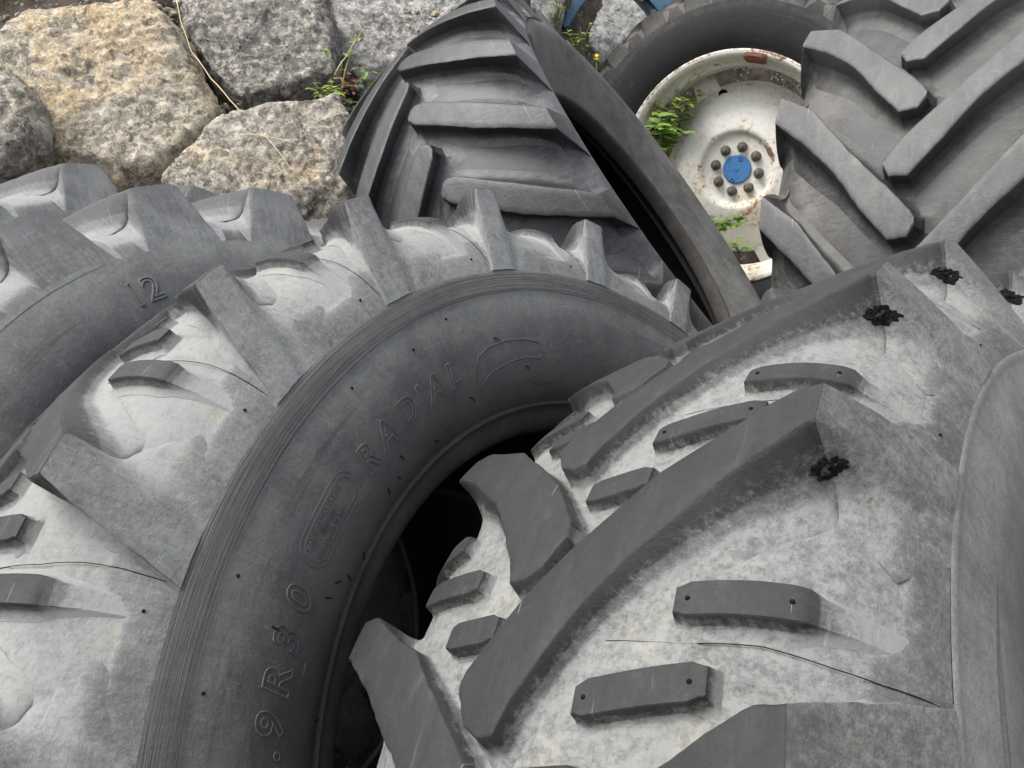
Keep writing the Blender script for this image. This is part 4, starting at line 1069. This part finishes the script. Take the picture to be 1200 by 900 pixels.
def weed(label, base, stems, spread, height, leafL, mat='leaf', per=7, lean=(0, 0, 0), compound=True, cat='weed', extra=None, name='weed'):
    e = bpy.data.objects.new(name, None); COL.objects.link(e); e.location = base
    tag(e, label, cat, 'weeds growing among the stones')
    LV, LF = [], []
    for s in range(stems):
        a = random.uniform(0, 6.28); tip = Vector((math.cos(a) * spread * random.uniform(0.3, 1), math.sin(a) * spread * random.uniform(0.3, 1), height * random.uniform(0.6, 1.0))) + Vector(lean)
        pts = [Vector((0, 0, 0)), tip * 0.35 + Vector((0, 0, height * 0.12)), tip * 0.7 + Vector((0, 0, height * 0.1)), tip]
        sv, sf = tube(pts, [0.0032, 0.0026, 0.002, 0.0012], 5)
        mesh_obj('stem', sv, sf, M['stem'], e)
        for k in range(per):
            f = random.uniform(0.3, 1.0); i = min(2, int(f * 3)); q = pts[i].lerp(pts[i + 1], f * 3 - i)
            a2 = random.uniform(0, 6.28); dr = Vector((math.cos(a2), math.sin(a2), random.uniform(-0.1, 0.6)))
            L = leafL * random.uniform(0.6, 1.15)
            if compound:
                for da in (-0.9, 0, 0.9):
                    d2 = Vector((math.cos(a2 + da), math.sin(a2 + da), dr.z)); leaf_quads(LV, LF, q + dr * 0.01, d2, L * (1 if da == 0 else 0.75), L * 0.33)
            else: leaf_quads(LV, LF, q, dr, L, L * 0.26)
    o = mesh_obj('leaves', LV, LF, M[mat], e); 
    return e
w1 = weed('small rock-crevice weed with tiny leaves left of the leaning dark tyre', at(394, 132, 2.72), 7, 0.07, 0.10, 0.022, 'leaf2', 8)
# small red-brown dry leaves in it
LV, LF = [], []
for _ in range(26):
    leaf_quads(LV, LF, Vector((random.gauss(0.05, 0.022), random.gauss(0, 0.02), random.gauss(0.10, 0.022))), (random.gauss(0, 1), random.gauss(0, 1), random.gauss(0.2, 0.6)), 0.016, 0.006)
mesh_obj('dry_leaves', LV, LF, M['dryleaf'], w1)
sv, sf = tube([Vector(at(398, 118, 2.70)), Vector(at(404, 85, 2.70)), Vector(at(413, 55, 2.70)), Vector(at(418, 40, 2.70))], [0.003, 0.0028, 0.0025, 0.002], 5)
for p_, f_ in ((at(418, 40, 2.70), 0),):
    pass
o = mesh_obj('stem', [v - Vector(w1.location) for v in sv], sf, M['stem'], w1)
LV, LF = [], []
for (px, py) in ((417, 44), (410, 60), (386, 62), (388, 68), (420, 84), (428, 92), (434, 88), (408, 120), (395, 124), (380, 128), (372, 130), (424, 96)):
    for _ in range(4):
        leaf_quads(LV, LF, Vector(at(px + random.gauss(0, 3), py + random.gauss(0, 3), 2.70)) - Vector(w1.location), (random.gauss(0, 1), random.gauss(-0.3, 1), random.gauss(0.4, 0.5)), 0.022, 0.008)
mesh_obj('leaves', LV, LF, M['leaf'], w1)
weed('broad leaved bramble reaching out through the left gap of the white wheel', at(764, 196, 3.80), 7, 0.08, 0.24, 0.085, 'leaf', 4, lean=(0.05, -0.05, 0.0))
weed('bushy green weed seen through the upper gap of the white wheel', at(782, 190, 4.10), 12, 0.13, 0.36, 0.06, 'leaf2', 12, compound=False)
weed('little green sprig at the foot of the white wheel disc', at(842, 272, 3.84), 6, 0.09, 0.07, 0.05, 'leaf', 5)
weed('green sprig in the dark below the white wheel rim', at(866, 296, 3.80), 3, 0.06, 0.05, 0.035, 'leaf', 4)
weed('tall thin yellow-green weed growing between the blue bar and the leaning dark tyre', at(676, 96, 4.30), 8, 0.12, 0.30, 0.040, 'leaf2', 7, compound=False)
weed('yellow-green weed standing left of the blue bar end', at(650, 46, 4.30), 5, 0.06, 0.22, 0.045, 'leaf2', 6, compound=False)
fl = bpy.data.objects.new('flower', None); COL.objects.link(fl); fl.location = at(697, 100, 4.20); tag(fl, 'single small yellow flower above the rim of the leaning dark tyre', 'flower')
tip = Vector(at(699, 67, 4.18)) - Vector(fl.location)
sv, sf = tube([Vector((0, 0, 0)), tip * 0.5 + Vector((0.004, 0, 0)), tip], [0.003, 0.0025, 0.002], 5); mesh_obj('stem', sv, sf, M['stem'], fl)
LV, LF = [], []
nd = Vector((0, -0.8, 0.6))
for i in range(12):
    a = i * math.pi / 6; sx = Vector((1, 0, 0)); sy = nd.cross(sx)
    leaf_quads(LV, LF, tip, sx * math.cos(a) + sy * math.sin(a) + nd * 0.2, 0.019, 0.007, 0.0)
mesh_obj('petals', LV, LF, M['petal'], fl)

# dry stalks lying over the stones
def stalk(label, pts, z, r=0.0016):
    P3 = [Vector(at(x, y, zz)) for (x, y), zz in zip(pts, z)]
    # smooth
    q = [P3[0]]
    for i in range(len(P3) - 1):
        for f in (0.33, 0.66, 1.0): q.append(P3[i].lerp(P3[i + 1], f) + Vector((0, 0, 0.004 * math.sin(f * 3.14))))
    c = q[0].copy()
    V, F = tube([p - c for p in q], [r * (1 - 0.6 * i / len(q)) for i in range(len(q))], 5)
    o = mesh_obj('dry_stalk', V, F, M['straw']); o.location = c
    return tag(o, label, 'dry stalk', 'dry stalks among the boulders')
stalk('long thin bent dry stalk trailing down the gap between the ochre and dark boulders', [(207, 0), (212, 26), (224, 60), (247, 92), (270, 118), (288, 140), (305, 155), (325, 176), (343, 202)], [2.66, 2.64, 2.60, 2.56, 2.50, 2.44, 2.36, 2.28, 2.22], 0.0022)
stalk('short straw leaning up from the small weed on the grey boulder', [(392, 88), (406, 66), (420, 44), (430, 30)], [2.66] * 4, 0.0026)
stalk('tiny straw crossing the top of the leaning straw', [(420, 28), (426, 38), (432, 48)], [2.66] * 3, 0.0018)
stalk('pair of fine dry straws lying on the mottled low boulder', [(282, 158), (310, 160), (350, 170)], [2.30, 2.27, 2.22], 0.0016)

# ------------------------------------------------------------------ camera, light, sky
cam = bpy.data.cameras.new('camera'); co = bpy.data.objects.new('camera', cam); COL.objects.link(co)
co.location = (0, 0, H); co.rotation_euler = (math.radians(90) - PITCH, 0, 0)
cam.sensor_width = 36; cam.lens = FPX / 1200 * 36; cam.clip_start = 0.02; cam.clip_end = 500
SC.camera = co

SUN_EL, SUN_AZ = math.radians(58), math.radians(-85)      # azimuth measured from +Y (ahead) towards +X
wd = bpy.data.worlds.new('World'); SC.world = wd; wd.use_nodes = True
nt = wd.node_tree; nt.nodes.clear()
sky = nt.nodes.new('ShaderNodeTexSky'); sky.sky_type = 'NISHITA'; sky.sun_disc = False
sky.sun_elevation = SUN_EL; sky.sun_rotation = SUN_AZ; sky.air_density = 1.0; sky.dust_density = 4.0; sky.ozone_density = 1.0
hs = nt.nodes.new('ShaderNodeHueSaturation'); hs.inputs['Saturation'].default_value = 0.25
bg = nt.nodes.new('ShaderNodeBackground'); bg.inputs['Strength'].default_value = 0.14
out = nt.nodes.new('ShaderNodeOutputWorld')
nt.links.new(sky.outputs[0], hs.inputs['Color']); nt.links.new(hs.outputs[0], bg.inputs['Color']); nt.links.new(bg.outputs[0], out.inputs[0])
sl = bpy.data.lights.new('sun', 'SUN'); sl.energy = 1.5; sl.angle = math.radians(35); sl.color = (1.0, 0.965, 0.91)
so = bpy.data.objects.new('sun', sl); COL.objects.link(so)
sd = Vector((math.sin(SUN_AZ) * math.cos(SUN_EL), math.cos(SUN_AZ) * math.cos(SUN_EL), math.sin(SUN_EL)))
so.rotation_euler = sd.to_track_quat('Z', 'Y').to_euler(); so.location = (0, 0, 6)

SC.view_settings.view_transform = 'Standard'; SC.view_settings.look = 'None'; SC.view_settings.gamma = 1; SC.view_settings.exposure = 1.72
SC.cycles.use_denoising = True
SC.cycles.max_bounces = 6
